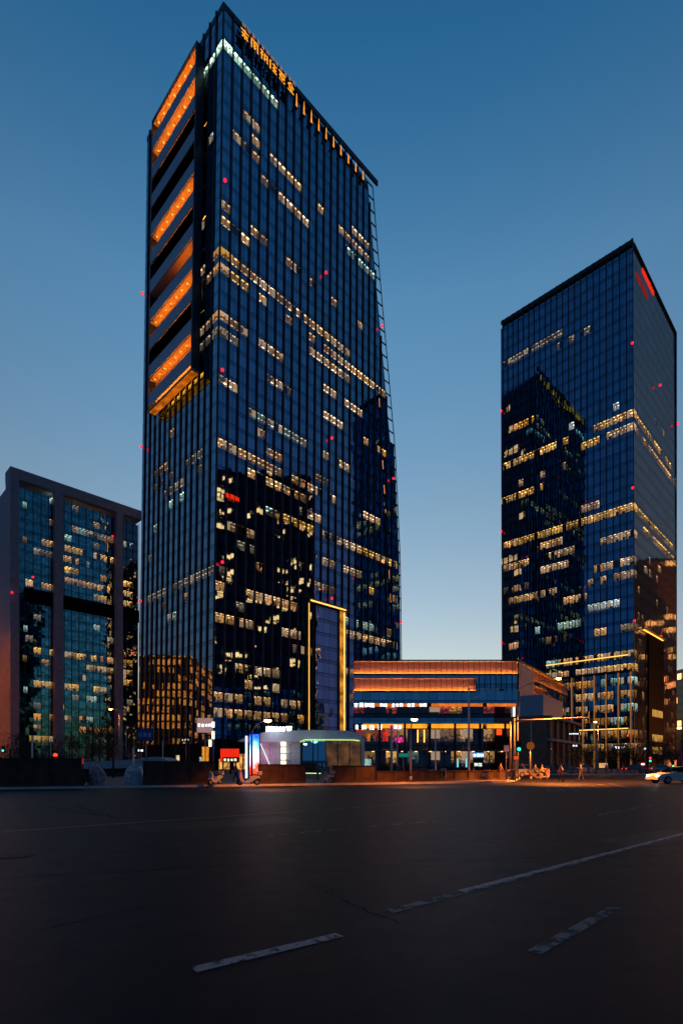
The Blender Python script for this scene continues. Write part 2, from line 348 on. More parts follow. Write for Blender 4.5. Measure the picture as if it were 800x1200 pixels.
def pavement(name, pts, kerbpts):
    q = MB(); q.face([Vector((p.x, p.y, .13)) for p in pts]); structure(q.build(name, M['paving']))
    k = MB()
    for a, b in zip(kerbpts[:-1], kerbpts[1:]):
        d = (b-a).normalized(); s = Vector((-d.y, d.x, 0)); n_ = max(1, int((b-a).length/1.0)); 
        for i in range(n_):
            p0 = a+(b-a)*(i/n_)+d*.006; p1 = a+(b-a)*((i+1)/n_)-d*.006
            k.obox(p0-s*.15, p1-p0, s*.30, Z*(.155+.002*(i % 3)))
    structure(k.build('kerb', M['kerb']))
A0, A1 = G(-420, 931), G(575, 917.5)
arc = [G(590, 917.0), G(601, 915.6), G(607, 913.3), G(609, 910)]
pavement('pavement', [A0, A1]+arc+[GY(611, 420), GY(-420, 420)], [A0, A1]+arc+[GY(611, 200)])
B0, B1 = GY(622, 86), GY(1150, 86)
pavement('far_pavement', [B0, B1, GY(1150, 420), GY(624, 420)], [GY(623, 200), B0, B1])

# ------------------------------------------------------------------ tower builder
class Face:
    def __init__(s, C0, d, lean=None):
        s.C = Vector((C0.x, C0.y, 0)); s.d = Vector((d.x, d.y, 0)).normalized()
        n = Vector((s.d.y, -s.d.x, 0)); s.n = n if n.dot(s.C) < 0 else -n
        s.lean = lean or (lambda t, z: Vector((0, 0, 0)))
    def pt(s, t, z, off=0.): return s.C+s.d*t+Z*z+s.lean(t, z)+s.n*off
    def inv(s, px, py):
        z, t = 50., 10.; k = (px-CX)/F
        for _ in range(6):
            e = s.lean(t, z); t = (k*(s.C.y+e.y)-s.C.x-e.x)/(s.d.x-k*s.d.y); z = EYE+(HZ-py)/F*(s.C.y+e.y+s.d.y*t)
        return t, z
    def runs_right(s): # is +d to the viewer's right?
        return s.d.cross(s.n).z < 0
def facade(root, fc, width, H, mod, fh, z0, lit, wallmat, tmin=0., tmax=None, depth=3.6, zmax=None, npane=2, spf=.38, holes=None, wname='curtain_wall', uoff=0.):
    """lit: {(col,row): style}; returns nothing. Opaque glass where dark, real room boxes behind clear panes where lit"""
    tmax = tmax or (lambda z: width)
    q = MB(); wins = []
    nc = int(math.ceil(width/mod)); nr = int(round(H/fh))
    flip = fc.d.cross(Z).dot(fc.n) < 0
    def wall(t0, t1, za, zb):
        uv = [(t0+uoff, za-z0), (t1+uoff, za-z0), (t1+uoff, zb-z0), (t0+uoff, zb-z0)]
        pts = [fc.pt(t0, za), fc.pt(t1, za), fc.pt(t1, zb), fc.pt(t0, zb)]
        if flip: pts, uv = pts[::-1], uv[::-1]
        q.face(pts, 0, uv)
    for j in range(nr):
        za, zb = z0+j*fh, z0+(j+1)*fh; te = tmax((za+zb)/2); i = 0
        while i < nc:
            a = max(tmin, i*mod); b = min((i+1)*mod, te)
            if b-a < .05: i += 1; continue
            if (i, j) in lit and b-a > mod*.9:
                zs = za+fh*spf; wall(a, b, za, zs)
                wins.append((i, j, a, b, zs, zb, lit[(i, j)])); i += 1; continue
            k = i
            while k+1 < nc and (k+1, j) not in lit and (k+1)*mod < te: k += 1
            e = min((k+1)*mod, te); wall(a, e, za, zb); i = k+1
    q.build(wname, wallmat, root)
    random.shuffle(wins)
    rest = MB(); mats = []; idx = {}
    def ms(sty):
        if sty not in idx: idx[sty] = len(mats); mats.extend(STY[sty])
        return idx[sty]
    base = [M['pane'], M['dark'], M['floor'], M['blind']]
    def window(bq, W, mi):
        i, j, a, b, zs, zb, sty = W; r = random.Random(i*7919+j*104729); n_ = fc.n
        zt = zb-fh*.03; e = .05
        # frame around, middle mullion
        w_ = (b-a)/npane
        for k in range(npane):
            t0, t1 = a+k*w_, a+(k+1)*w_; o = -.02+r.uniform(-.01, .01)
            bq.quad(fc.pt(t0, zs, o), fc.pt(t1, zs, o), fc.pt(t1, zt, o+r.uniform(-.008, .008)), fc.pt(t0, zt, o), 0)
            if k: bq.obox(fc.pt(t0-.05, zs, -.06), fc.d*.1, n_*.09, Z*(zt-zs), 1)
            if r.random() < .08: bq.quad(fc.pt(t0, zs, -.12), fc.pt(t1, zs, -.12), fc.pt(t1, zt, -.12), fc.pt(t0, zt, -.12), 1)
            if r.random() < .22:
                hz = zt-(zt-zs)*r.uniform(.25, .9); bq.quad(fc.pt(t0+.05, hz, -.3), fc.pt(t1-.05, hz, -.3), fc.pt(t1-.05, zt, -.3), fc.pt(t0+.05, zt, -.3), 3)
        bq.obox(fc.pt(a, zt, -.08), fc.d*(b-a), n_*.08, Z*(zb-zt), 1)
        D = depth*r.uniform(.75, 1.1); u = 100*r.randrange(1, 40)+r.uniform(0, 40)
        p = lambda t, z, o: fc.pt(t, z, -o)
        bq.quad(p(a, zs, D), p(b, zs, D), p(b, zt, D), p(a, zt, D), mi, [(u, 0), (u+b-a, 0), (u+b-a, zt-zs), (u, zt-zs)])
        bq.quad(p(a, zt, .1), p(b, zt, .1), p(b, zt, D), p(a, zt, D), mi+1, [(u, 0), (u+b-a, 0), (u+b-a, D), (u, D)])
        bq.quad(p(a, zs, .1), p(b, zs, .1), p(b, zs, D), p(a, zs, D), 2)
        for t, nb in ((a+.01, (i-1, j)), (b-.01, (i+1, j))):
            if nb in lit: continue
            bq.quad(p(t, zs, .1), p(t, zs, D), p(t, zt, D), p(t, zt, .1), mi, [(u, 0), (u+D, 0), (u+D, zt-zs), (u, zt-zs)])
        # desk / partition silhouettes
        if r.random() < .6:
            c0 = a+r.uniform(.2, .6)*(b-a); bq.obox(p(c0, zs+.01, 1.2), fc.d*r.uniform(.4, 1.), n_*-.4, Z*r.uniform(.7, 1.7), 1)
    budget = getattr(root, 'name', '')
    left = 100-WCOUNT.get(budget, 0)
    # nearest / largest first: lowest and nearest bays
    wins.sort(key=lambda W: (fc.pt(W[2], W[4])-Vector((0, 0, EYE))).length)
    for k, W in enumerate(wins):
        if k < left:
            b1 = MB(); window(b1, W, 4); b1.build('window', base+list(STY[W[6]]), root)
        else:
            window(rest, W, 4+ms(W[6]))
    WCOUNT[budget] = WCOUNT.get(budget, 0)+min(len(wins), max(0, left))
    if rest.f:
        o = rest.build('window_field', base+mats, root); o['kind'] = 'stuff'
WCOUNT = {}
def add_run(lit, fc, x0, y0, x1, sty, mod, fh, z0, p=1., tspan=None):
    t0, z = fc.inv(x0, y0); t1, _ = fc.inv(x1, y0); j = int((z-z0)//fh); a, b = sorted((t0, t1)); s = random.Random(int(x0*31+y0*17))
    sty = sty if isinstance(sty, (list, tuple)) else [sty]
    for i in range(int(a//mod), int(b//mod)+1):
        if i >= 0 and s.random() < p: lit[(i, j)] = s.choice(sty)
def fins(root, fc, ts, z0, ztop, w_, dep, m, name='fin', zfun=None, off=0.):
    for t in ts:
        q = MB(); n_ = 6; zt = zfun(t) if zfun else ztop
        for k in range(n_):
            za, zb = z0+(zt-z0)*k/n_, z0+(zt-z0)*(k+1)/n_
            a0, a1, a2, a3 = fc.pt(t-w_/2, za, off), fc.pt(t+w_/2, za, off), fc.pt(t+w_/2, za, off+dep), fc.pt(t-w_/2, za, off+dep)
            b0, b1, b2, b3 = fc.pt(t-w_/2, zb, off), fc.pt(t+w_/2, zb, off), fc.pt(t+w_/2, zb, off+dep), fc.pt(t-w_/2, zb, off+dep)
            q.quad(a3, a2, b2, b3); q.quad(a0, a3, b3, b0); q.quad(a2, a1, b1, b2)
            if k == n_-1: q.quad(b0, b3, b2, b1)
        q.build(name, m, root)
def beacons(root, lst):
    for fc, px, py in lst:
        t, z = fc.inv(px, py); q = MB(); q.tube(fc.pt(t, z, .1), fc.pt(t, z, 1.0), .07, m=1); q.ball(fc.pt(t, z, 1.1), .42, m=0); q.build('warning_light', [M['aviation'], M['dark']], root)
GLY = [
 # strokes in a unit square (x0,y0,x1,y1)
 [(0, .8, 1, .8), (.5, 1, .5, 0), (.1, .45, .9, .45), (.15, .1, .45, .4), (.85, .1, .55, .4)],
 [(.1, 1, .1, 0), (.1, .95, .9, .95), (.9, 1, .9, 0), (.3, .65, .7, .65), (.3, .35, .7, .35), (.5, .95, .5, .1)],
 [(0, .9, .4, .9), (.2, 1, .2, 0), (0, .5, .4, .6), (.5, .85, 1, .85), (.6, .85, .55, .1), (.95, .85, .95, .1), (.55, .45, .95, .45)],
 [(.2, 1, 0, .7), (.1, .8, .1, 0), (.35, .8, 1, .8), (.65, 1, .65, .05), (.4, .4, .95, .4), (.4, .1, 1, .1)],
 [(0, .95, 1, .95), (.2, .7, .8, .7), (.2, .7, .2, .4), (.8, .7, .8, .4), (.2, .42, .8, .42), (.5, .4, .5, 0), (.1, .2, .3, 0), (.9, .2, .7, 0)],
 [(.5, 1, .1, .6), (.5, 1, .95, .6), (.2, .55, .8, .55), (.5, .55, .5, .05), (.05, .05, .95, .05), (.2, .35, .8, .3)],
]
def glyphs(q, o, ux, uz, n_, count, size, pitch, wd, dep, m=0, start=0, skip=(), mc=None):
    """blocky stroke characters that echo the unreadable lettering in the photograph"""
    for k in range(count):
        if k in skip: continue
        g_ = GLY[(k+start) % len(GLY)]; b = o+ux*(pitch*k)
        for x0, y0, x1, y1 in g_:
            p0 = b+ux*(x0*size)+uz*(y0*size); p1 = b+ux*(x1*size)+uz*(y1*size); d = (p1-p0); l_ = d.length; d.normalize(); s_ = d.cross(n_).normalized()
            q.obox(p0-s_*wd/2, d*l_, s_*wd, n_*dep, m if mc is None else mc)
            if mc is not None: f0 = p0-s_*wd/2+n_*(dep+.02); q.quad(*((f0, f0+s_*wd, f0+d*l_+s_*wd, f0+d*l_) if s_.cross(d).dot(n_) > 0 else (f0, f0+d*l_, f0+d*l_+s_*wd, f0+s_*wd)), m)

dR = Vector((.992, 1, 0)).normalized(); dL = Vector((-1.008, 1, 0)).normalized()

# ================================================================== TOWER 1 (tall, centre left)
T1 = thing('office_tower', 'tallest dark glass office tower with amber terraces and orange rooftop letters', 'office tower', GY(248, 142))
T1.location = (0, 0, 0)
C = GY(248, 142); H1 = 202.0; FH = 4.18
lean1 = lambda t, z: Vector((3.13*(z/H1)*max(0, 1-t/80.), 0, 0))
fr = Face(C, dR, lean1)
fl = Face(C, dL, lambda t, z: Vector((3.13*z/H1, 0, 0)))
WL = 43.6
prof = [(0, 470), (28, 470), (60, 469), (78, 468), (115, 462), (143, 453), (170, 443.5), (202, 433)]
def tedge(z):
    for (a, pa), (b, pb) in zip(prof[:-1], prof[1:]):
        if z <= b: px = pa+(pb-pa)*(z-a)/(b-a); break
    else: px = 433
    k = (px-CX)/F; return (k*C.y-C.x)/(fr.d.x-k*fr.d.y)
SCR = 2.6
mod1 = 3.2; lit = {}
WM = ['warm', 'peach', 'warm', 'warm', 'dimwarm', 'peach']
for a in [(261, 56, 325, 'green', .97), (294, 150, 303, 'dimwarm', 1), (296, 170, 320, WM, .8), (309, 203, 354, WM, .85), (327, 200, 372, WM, .9), (261, 236, 305, WM, .7), (261, 251, 290, WM, .9),
          (391, 268, 428, WM, .9), (418, 275, 431, 'peach', 1), (408, 300, 438, 'teal', .95), (340, 305, 422, WM, .65), (261, 294, 405, ['yellow', 'peach', 'warm', 'dimwarm', 'peach'], .95), (259, 317, 312, ['yellow', 'warm'], .9),
          (335, 366, 405, WM, .7), (259, 374, 324, WM, .85), (259, 392, 310, 'dim', .6), (364, 410, 405, WM, .85), (408, 428, 448, WM, .95), (408, 472, 422, 'peach', 1), (380, 485, 400, 'peach', .9), (383, 453, 391, 'peach', 1),
          (290, 490, 348, ['white', 'teal', 'dim'], .85), (259, 519, 376, WM, .85), (290, 551, 374, ['yellow', 'warm'], .8), (323, 600, 376, 'yellow', .85), (290, 590, 330, ['teal', 'white', 'dim'], .4), (270, 620, 320, ['teal', 'white'], .35),
          (257, 682, 345, WM, .7), (290, 703, 330, 'warm', .8), (255, 718, 308, WM, .9), (336, 737, 356, 'peach', 1), (255, 780, 322, WM, .75), (290, 800, 330, WM, .6), (255, 819, 350, WM, .9), (255, 836, 356, ['warm', 'orange'], .85),
          (408, 638, 424, 'peach', 1), (380, 660, 392, 'peach', 1), (408, 671, 420, 'peach', .9), (405, 723, 432, 'teal', .8), (405, 741, 430, 'peach', .9), (430, 649, 462, 'yellow', .95), (432, 684, 462, 'yellow', .7), (431, 600, 450, 'peach', .6),
          (431, 732, 466, 'warm', .6), (431, 748, 466, WM, .7), (431, 525, 450, 'orange', .8), (300, 640, 350, 'dim', .3), (383, 530, 404, WM, .5), (405, 790, 425, 'warm', .9), (405, 820, 440, 'warm', .7)]:
    add_run(lit, fr, a[0], a[1]+3, a[2], a[3], mod1, FH, 0, a[4])
rr = random.Random(5)
for _ in range(26):
    i, j = rr.randrange(0, 15), rr.randrange(2, 44)
    for k in range(rr.randrange(1, 4)): lit.setdefault((i+k, j), rr.choice(['dim', 'dimwarm', 'dim', 'peach']))
# keep portal and its bays clear
facade(T1, fr, 80.5, H1-2, mod1, FH, 0, {k: v for k, v in lit.items()}, M['glass_a'], tmax=lambda z: tedge(z)-SCR if z > 116 else tedge(z)-.3)
zof = lambda t: next((z for z in [H1-1-k*1.5 for k in range(135)] if tedge(z)-SCR >= t-.3), 20)
fins(T1, fr, [i*mod1 for i in range(1, 25)], 0, H1, .46, .42, M['fin'], zfun=zof)
# flared edge screen : rail + rungs
q = MB(); zz = [20+k*4.0 for k in range(46)]
for a, b in zip(zz[:-1], zz[1:]):
    q.tube(fr.pt(tedge(a), a, .2), fr.pt(tedge(b), b, .2), .17, .17, 6, cap=False)
    q.tube(fr.pt(tedge(a)-SCR, a, -.1), fr.pt(tedge(b)-SCR, b, -.1), .22, .22, 6, cap=False)
q.build('edge_rail', M['fin'], T1)
for k in range(36):
    q = MB(); z = H1-2-k*FH; q.obox(fr.pt(tedge(z)-SCR, z, -.2), fr.d*SCR, fr.n*.3, Z*.32); q.build('lattice_rung', M['fin'], T1)
q = MB()
for k in range(26): # solid screen panels low on the flared edge
    pass
# left face
lit = {}
for a in [(236, 94, 262, 'green', .95), (234, 190, 244, 'teal', .4), (236, 260, 262, 'dim', .6), (234, 318, 262, ['yellow', 'teal', 'peach'], .9), (234, 335, 262, ['dim', 'peach'], .8), (234, 400, 256, 'dim', .9), (236, 382, 256, 'peach', .7), (197, 510, 210, 'warm', .8), (180, 580, 236, 'dim', .6), (192, 575, 246, 'dim', .7), (192, 600, 214, 'teal', .6),
          (174, 560, 186, 'dimwarm', .8), (174, 700, 246, 'dim', .75), (182, 715, 246, ['dim', 'dimwarm'], .5), (196, 720, 208, 'teal', .8), (176, 660, 200, 'dim', .3), (186, 548, 195, 'dimwarm', .7), (170, 630, 180, 'teal', .5)]:
    add_run(lit, fl, a[0], a[1]+3, a[2], a[3], mod1, FH, 0, a[4])
facade(T1, fl, WL, H1-2, mod1, FH, 0, lit, M['glass_a'], uoff=200)
tl0 = fl.inv(238, 300)[0]; tl1 = fl.inv(188.5, 300)[0]; zb0 = fl.inv(233, 437)[1]; zt0 = fl.inv(232, 82)[1]
fts = [i*3.2 for i in range(1, int(WL/3.2)+1)]
fins(T1, fl, [t for t in fts], 0, H1, .5, .35, M['fin'])
# corner post, parapet
q = MB()
for k in range(8):
    za, zb = H1*k/8, H1*(k+1)/8
    q.tube(fr.pt(0, za*.995, .1), fr.pt(0, zb*.995, .1), .3, .3, 6, cap=False)
q.build('corner_post', M['fin'], T1)
q = MB(); z = H1-2.0
q.obox(fr.pt(0, z, -.5), fr.d*(tedge(H1)-.5), fr.n*.6, Z*1.6); q.obox(fl.pt(0, z, -.5), fl.d*WL, fl.n*.6, Z*1.6)
q.build('parapet', M['fin'], T1)
# rear walls and roof
q = MB(); a = fl.pt(WL, 0); b = fr.pt(tedge(0)-.4, 0); a2 = fl.pt(WL, H1-2); b2 = fr.pt(tedge(H1)-SCR, H1-2); cc = a+Vector((54*.70, 54*.71, 0)); c2 = Vector((cc.x+1, cc.y, H1-2))
bb = [b, fr.pt(51, 80), fr.pt(46, 130), b2]
q.quad(a, a2, c2, cc, 0, [(0, 0), (0, 200), (40, 200), (40, 0)]); q.build('rear_wall', M['glass_a'], T1); q = MB()
q.quad(b, cc, c2, b2, 0, [(0, 0), (40, 0), (40, 200), (0, 200)])
q.build('rear_wall', M['rear'], T1)
q = MB(); q.face([fr.pt(.5, H1-1.9, -1), b2+Z*.1, c2+Z*.1, a2+Z*.1]); q.build('roof', M['dark'], T1)
# terrace stack on the left face
bay = (zt0-zb0)/10.0; D = 3.2; wd = tl1-tl0
def fq(t0, t1, z0_, z1_, o0, o1, mb, m=0):
    mb.obox(fl.pt(t0, z0_, o0), fl.d*(t1-t0), fl.n*(o1-o0), (fl.pt(t0, z1_)-fl.pt(t0, z0_)), m)
pattern = 'OOBBOBAOBO'
q = MB(); fq(tl0-.5, tl0, zb0-1, zt0, .8, D, q); fq(tl1, tl1+.6, zb0-1, zt0, .8, D, q); fq(tl0-.5, tl1+.6, zt0, zt0+.8, .8, D, q); q.build('terrace_frame', M['fin'], T1)
for k in range(10):
    zb_ = zt0-(k+1)*bay; kind = pattern[k]
    q = MB(); fq(tl0, tl1, zb_, zb_+bay*.44, D-.2, D, q); q.build('balustrade', M['lightpanel'], T1)
    q = MB(); fq(tl0, tl1, zb_+bay-.35, zb_+bay, .8, D-.25, q); fq(tl0, tl1, zb_+.4, zb_+bay-.4, .8, .95, q)
    slab = q.build('terrace_slab', M['soffit'] if kind in 'OA' else M['black'], T1)  # unlit terraces take black, their shade is in the colour
    if kind in 'OA':
        q = MB(); fq(tl0+.3, tl1-.3, zb_+bay*.41, zb_+bay*.41+.15, 2.4, 2.7, q) if kind == 'O' else fq(tl0+.3, tl0+9, zb_+bay*.41, zb_+bay*.41+.05, 2.4, 2.6, q)
        q.build('light_strip', M['loggia_led'], slab)
        if kind == 'O':
            for i in range(8):
                q = MB(); fq(tl0+wd*(i+.5)/8-.25, tl0+wd*(i+.5)/8+.25, zb_+bay-.42, zb_+bay-.355, 1.7, 2.2, q); q.build('downlight', M['loggia_spot'], slab)
q = MB(); fq(tl0-.5, tl1+.6, zb0-1.4, zb0-1, .8, D, q); sl = q.build('terrace_base', M['soffit'], T1)
q = MB(); fq(tl0, tl1, zb0-1.46, zb0-1.405, 1.0, D-.3, q); q.build('underside_glow', glow('lit_underside', (1, .22, .012), .55, var=.6, scale=.5), sl)  # orange light on the underside, put in as a glowing sheet
# rooftop letters
t0, z0_ = fr.inv(279, 60)
t1, _ = fr.inv(341, 60); q = MB(); pitch = (t1-t0)/6
glyphs(q, fr.pt(t0, fr.inv(279, 62)[1]+3.6, .9), fr.d, Z, fr.n, 6, pitch*.8, pitch, .42, .35, 0, mc=1)
q.build('letter_sign', [M['sign_orange'], M['case']], T1)
q = MB(); zl = fr.inv(279, 62)[1]+3.6
glyphs(q, fr.pt(t0+.4, zl+pitch*.95, .9), fr.d, Z, fr.n, 12, pitch*.34, pitch*.5, .2, .3, 0, 2, mc=1)
q.obox(fr.pt(t0-.5, zl-.6, .78), fr.d*(t1-t0), fr.n*.12, Z*.25, 1); q.build('letter_sign', [M['sign_pink'], M['dark']], T1)
for k in range(10): # uplights; the wedge of light they throw is a glowing face
    px, py = 345.5+k*8.65, 121+k*9.55; t, z = fr.inv(px, py); t = (round(t/mod1-.5)+.5)*mod1 if False else t
    q = MB(); h = 4.0
    q.face([fr.pt(t-.38, z-h*.45, .8), fr.pt(t+.38, z-h*.45, .8), fr.pt(t+.10, z+h*.55, .8), fr.pt(t-.10, z+h*.55, .8)], 0)
    q.face([fr.pt(t+.38, z-h*.45, .8), fr.pt(t+.38, z-h*.45, .5), fr.pt(t+.10, z+h*.55, .7), fr.pt(t+.10, z+h*.55, .8)], 0)
    q.obox(fr.pt(t-.6, z-h*.45-.4, .4), fr.d*.9, fr.n*.5, Z*.4, 1); q.build('uplight_wedge', [M['sign_orange'], M['dark']], T1)
# golden portal
ta, tb = fr.inv(359, 800)[0], fr.inv(400, 800)[0]; zp = fr.inv(360, 706)[1]
q = MB(); q.obox(fr.pt(ta-.4, 0, 0), fr.d*.8, fr.n*1.6, Z*zp); q.obox(fr.pt(tb-2.2, 0, 0), fr.d*2.8, fr.n*1.6, Z*zp); q.obox(fr.pt(ta-.4, zp, 0), fr.d*(tb-ta+1.6), fr.n*1.6, Z*1.0)
port = q.build('portal_frame', mat('bronze', (.35, .2, .08), .4, .7), T1)
q = MB(); q.obox(fr.pt(tb-2.1, 1, 1.6), fr.d*2.6, fr.n*.05, Z*(zp-1.2)); q.build('glowing_panel', M['gold_panel'], port)  # light on the gold pilaster front is put in as its own glow
q = MB(); q.obox(fr.pt(tb-.4, 1, 1.66), fr.d*.4, fr.n*.12, Z*(zp-1.5)); q.obox(fr.pt(ta-.15, 1, 1.62), fr.d*.14, fr.n*.1, Z*(zp-1.5)); q.obox(fr.pt(ta, zp+.15, 1.62), fr.d*(tb-ta), fr.n*.1, Z*.4); q.obox(fr.pt(ta+2.6, 1, .3), fr.d*.15, fr.n*.1, Z*(zp-3)); q.build('light_strip', M['led_gold'], port)
M['glass_p'] = curtain('portal_glass', 2.6, 4.18, (.30, .50, .68), tilt=.01, wave=.012)
q = MB(); a_, b_ = ta+3., tb-2.2; q.quad(fr.pt(a_, 8, .9), fr.pt(b_, 8, .9), fr.pt(b_, zp, .75), fr.pt(a_, zp, .75), 0, [(a_, 8), (b_, 8), (b_, zp), (a_, zp)]); q.build('portal_glass', M['glass_p'], port)
# street level lobby band (lit shopfronts set into the dark base)
rr = random.Random(77)
SG_ = [glow('shop_'+nm, c_, s_, var=.7, scale=.9, sample=False) for nm, c_, s_ in (('amber', (1, .45, .1), .9), ('cream', (1, .75, .45), .8), ('red', (1, .08, .03), .6), ('cool', (.6, .8, 1), .6))]
for f_, L_ in ((fr, 66), (fl, 38)):
    t_ = 2.
    while t_ < L_:
        w_ = rr.uniform(1.5, 4); z1_ = rr.uniform(2.4, 4.6)
        if rr.random() < .55:
            q = MB(); q.obox(f_.pt(t_, .4, .36), f_.d*w_, f_.n*.06, Z*(z1_-.4)); q.build('shop_window', rr.choice(SG_), T1)
        t_ += w_+rr.uniform(.4, 2.5)
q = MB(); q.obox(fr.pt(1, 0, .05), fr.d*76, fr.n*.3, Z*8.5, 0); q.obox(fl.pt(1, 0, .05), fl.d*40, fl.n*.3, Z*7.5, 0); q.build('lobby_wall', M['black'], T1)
rg = Face(GY(258, 141), Vector((1, 0, 0)))
beacons(T1, [(fr, 261, 215), (fr, 379, 322), (fr, 258, 436), (fr, 386, 515), (fr, 258, 660), (fr, 386, 702), (fl, 171, 346), (fl, 169.5, 525), (fr, 458, 562), (fr, 445, 384), (fl, 168.5, 705), (fr, 467, 730)])
q = MB(); t, z = fr.inv(263, 579); glyphs(q, fr.pt(t, z-.9, .5), fr.d, Z, fr.n, 3, 1.2, 1.5, .22, .15); q.build('red_letter_sign', M['sign_red'], T1)

# ================================================================== TOWER 2 (right)
C = GY(743, 185); H2 = EYE+(HZ-279)/F*185; F2 = 4.57
T2 = thing('office_tower', 'blue glass office tower on the right with red letters near its roofline', 'office tower')
gl = Face(C, dL, lambda t, z: Vector((-.5*z/H2, 0, 0))); gr = Face(C, dR, lambda t, z: Vector((-.9*z/H2, 0, 0)))
W2L = gl.inv(587, 600)[0]; W2R = gr.inv(791, 600)[0]
lit = {}; m2 = 2.2
for a in [(588, 437, 652, 'dim', 1), (652, 404, 700, 'dim', .6), (702, 502, 743, ['yellow', 'warm'], 1), (717, 510, 743, 'peach', 1), (684, 524, 700, 'yellow', 1), (704, 489, 725, 'white', .6), (631, 528, 663, ['yellow', 'warm'], .9), (589, 548, 628, 'yellow', .8),
          (589, 587, 639, 'yellow', .75), (589, 508, 624, 'orange', .4), (660, 508, 680, 'white', .5), (588, 640, 744, 'yellow', 1), (685, 598, 706, 'peach', .9), (590, 667, 625, 'warm', .9), (636, 643, 656, 'warm', .8), (645, 654, 670, 'peach', .8), (633, 671, 660, 'peach', .9),
          (706, 639, 722, 'peach', .8), (729, 629, 744, 'peach', 1), (684, 660, 694, 'dim', .7), (693, 669, 725, WM, .7), (728, 659, 744, 'peach', 1), (689, 684, 722, WM, .8), (728, 674, 744, 'peach', 1), (601, 705, 649, WM, .85), (662, 704, 688, 'warm', .9),
          (695, 712, 724, 'white', .95), (622, 743, 679, 'teal', .7), (689, 747, 706, 'warm', .9), (733, 743, 742, 'dim', 1), (589, 760, 606, 'peach', .9), (640, 758, 662, 'dimwarm', .7), (589, 620, 625, 'dimwarm', .4), (600, 570, 660, 'dimwarm', .3), (592, 690, 640, 'dim', .3)]:
    add_run(lit, gl, a[0], a[1], a[2], a[3], m2, F2, 0, a[4])
rr = random.Random(11)
for j in range(1, 9):
    i = 0
    while i < 22:
        n_ = rr.randrange(2, 7); on = rr.random() < .93; s_ = rr.choice(['yellow', 'warm', 'yellow', 'peach', 'orange', 'teal'])
        for k in range(n_):
            if on and rr.random() < .88: lit[(i+k, j)] = s_
        i += n_
facade(T2, gl, W2L, H2-1.5, m2, F2, 0, lit, M['glass_b'], depth=3.2)
fins(T2, gl, [i*m2 for i in range(0, int(W2L/m2)+1)], 0, H2-.1, .2, .35, M['fin'])
lit = {}
for a in [(747, 491, 785, 'yellow', .9), (748, 506, 788, 'warm', .85), (745, 600, 791, 'yellow', .95), (754, 622, 791, 'yellow', .9), (748, 655, 780, 'warm', .3), (748, 670, 785, 'peach', .3), (746, 690, 780, 'warm', .25), (760, 480, 780, 'dim', .3)]:
    add_run(lit, gr, a[0], a[1], a[2], a[3], m2, F2, 0, a[4])
for j in range(1, 12):
    for i in range(1, 24):
        if rr.random() < .3: lit[(i, j)] = rr.choice(['dimwarm', 'warm', 'dimwarm', 'orange'])
facade(T2, gr, W2R, H2-1.5, m2, F2, 0, lit, M['glass_b2'], depth=3.2, uoff=300)
M['louvre'] = mat('bronze_louvre', (.20, .15, .13), .6, .2, var=.12, scale=1)
fins(T2, gr, [i*1.1 for i in range(1, int(W2R/1.1)+1)][:60], 0, H2+.5, .10, .07, M['louvre'])
q = MB(); q.obox(gl.pt(0, H2-1.5, -.4), gl.d*W2L, gl.n*.4, Z*1.5); q.obox(gr.pt(0, H2-1.5, -.4), gr.d*W2R, gr.n*.4, Z*1.5); q.build('parapet', M['fin'], T2)
q = MB(); a = gl.pt(W2L, 0); b = gr.pt(W2R, 0); cc = a+b-C; hh = Z*(H2-1.5)
for u, v in ((a, cc), (cc, b)): q.quad(u, v, v+hh, u+hh, 0, [(0, 0), (40, 0), (40, 160), (0, 160)])
q.build('rear_wall', M['glass_b'], T2); q = MB(); q.face([C+hh, b+hh, cc+hh, a+hh]); q.build('roof', M['dark'], T2)
# red vertical letters near the top of right face
t0, z0_ = gr.inv(748, 312); t1, z1_ = gr.inv(762, 345)
q = MB(); glyphs(q, gr.pt(t0, gr.inv(748, 316)[1]-1.6, .9), gr.d, Z, gr.n, 7, (t1-t0)/7*.85, (t1-t0)/7, .45, .3); q.build('letter_sign', M['sign_red'], T2)
# gold fins over the lower storeys and projecting lobby frame
zg = 30.5
fins(T2, gl, [i*4.0+1 for i in range(0, int(W2L/4))], 0, zg+3, .22, .6, mat('gold_mullion_glow', (.4, .22, .08), .4, .6, emit=(1, .36, .08), es=.26), name='gold_fin', off=.35)  # amber lamplight on the fins is put in as emission
q = MB(); q.obox(gl.pt(1, zg+3, .02), gl.d*(W2L-2), gl.n*1.0, Z*.7); q.build('lobby_cornice', M['dark'], T2)
q = MB(); ts_, zs_ = gr.inv(757, 742); te_ = gr.inv(775, 742)[0]
q.obox(gr.pt(ts_, 0, .02), gr.d*(te_-ts_), gr.n*.55, Z*zs_, 0); q.build('slot_shade_box', M['black'], T2)  # proud black box, the shade of a recess is in its colour
SG = glow('slot_glow', (1, .5, .1), .55, var=.4, scale=.5, sample=False)
for k in range(1, 11):
    if k in (3, 6): continue
    q = MB(); q.obox(gr.pt(ts_+4, k*F2+1, .6), gr.d*(te_-ts_-6), gr.n*.04, Z*2.6, 0); q.build('slot_window', SG, T2)
q = MB(); q.obox(gr.pt(ts_-8, zs_+.2, .6), gr.d*(te_-ts_+8), gr.n*.9, Z*.5); q.build('slot_canopy', M['soffit'], T2)
q = MB(); q.obox(gr.pt(ts_-6, zs_-.1, .75), gr.d*(te_-ts_+4), gr.n*.2, Z*.2); q.build('light_strip', M['led_orange'], T2)
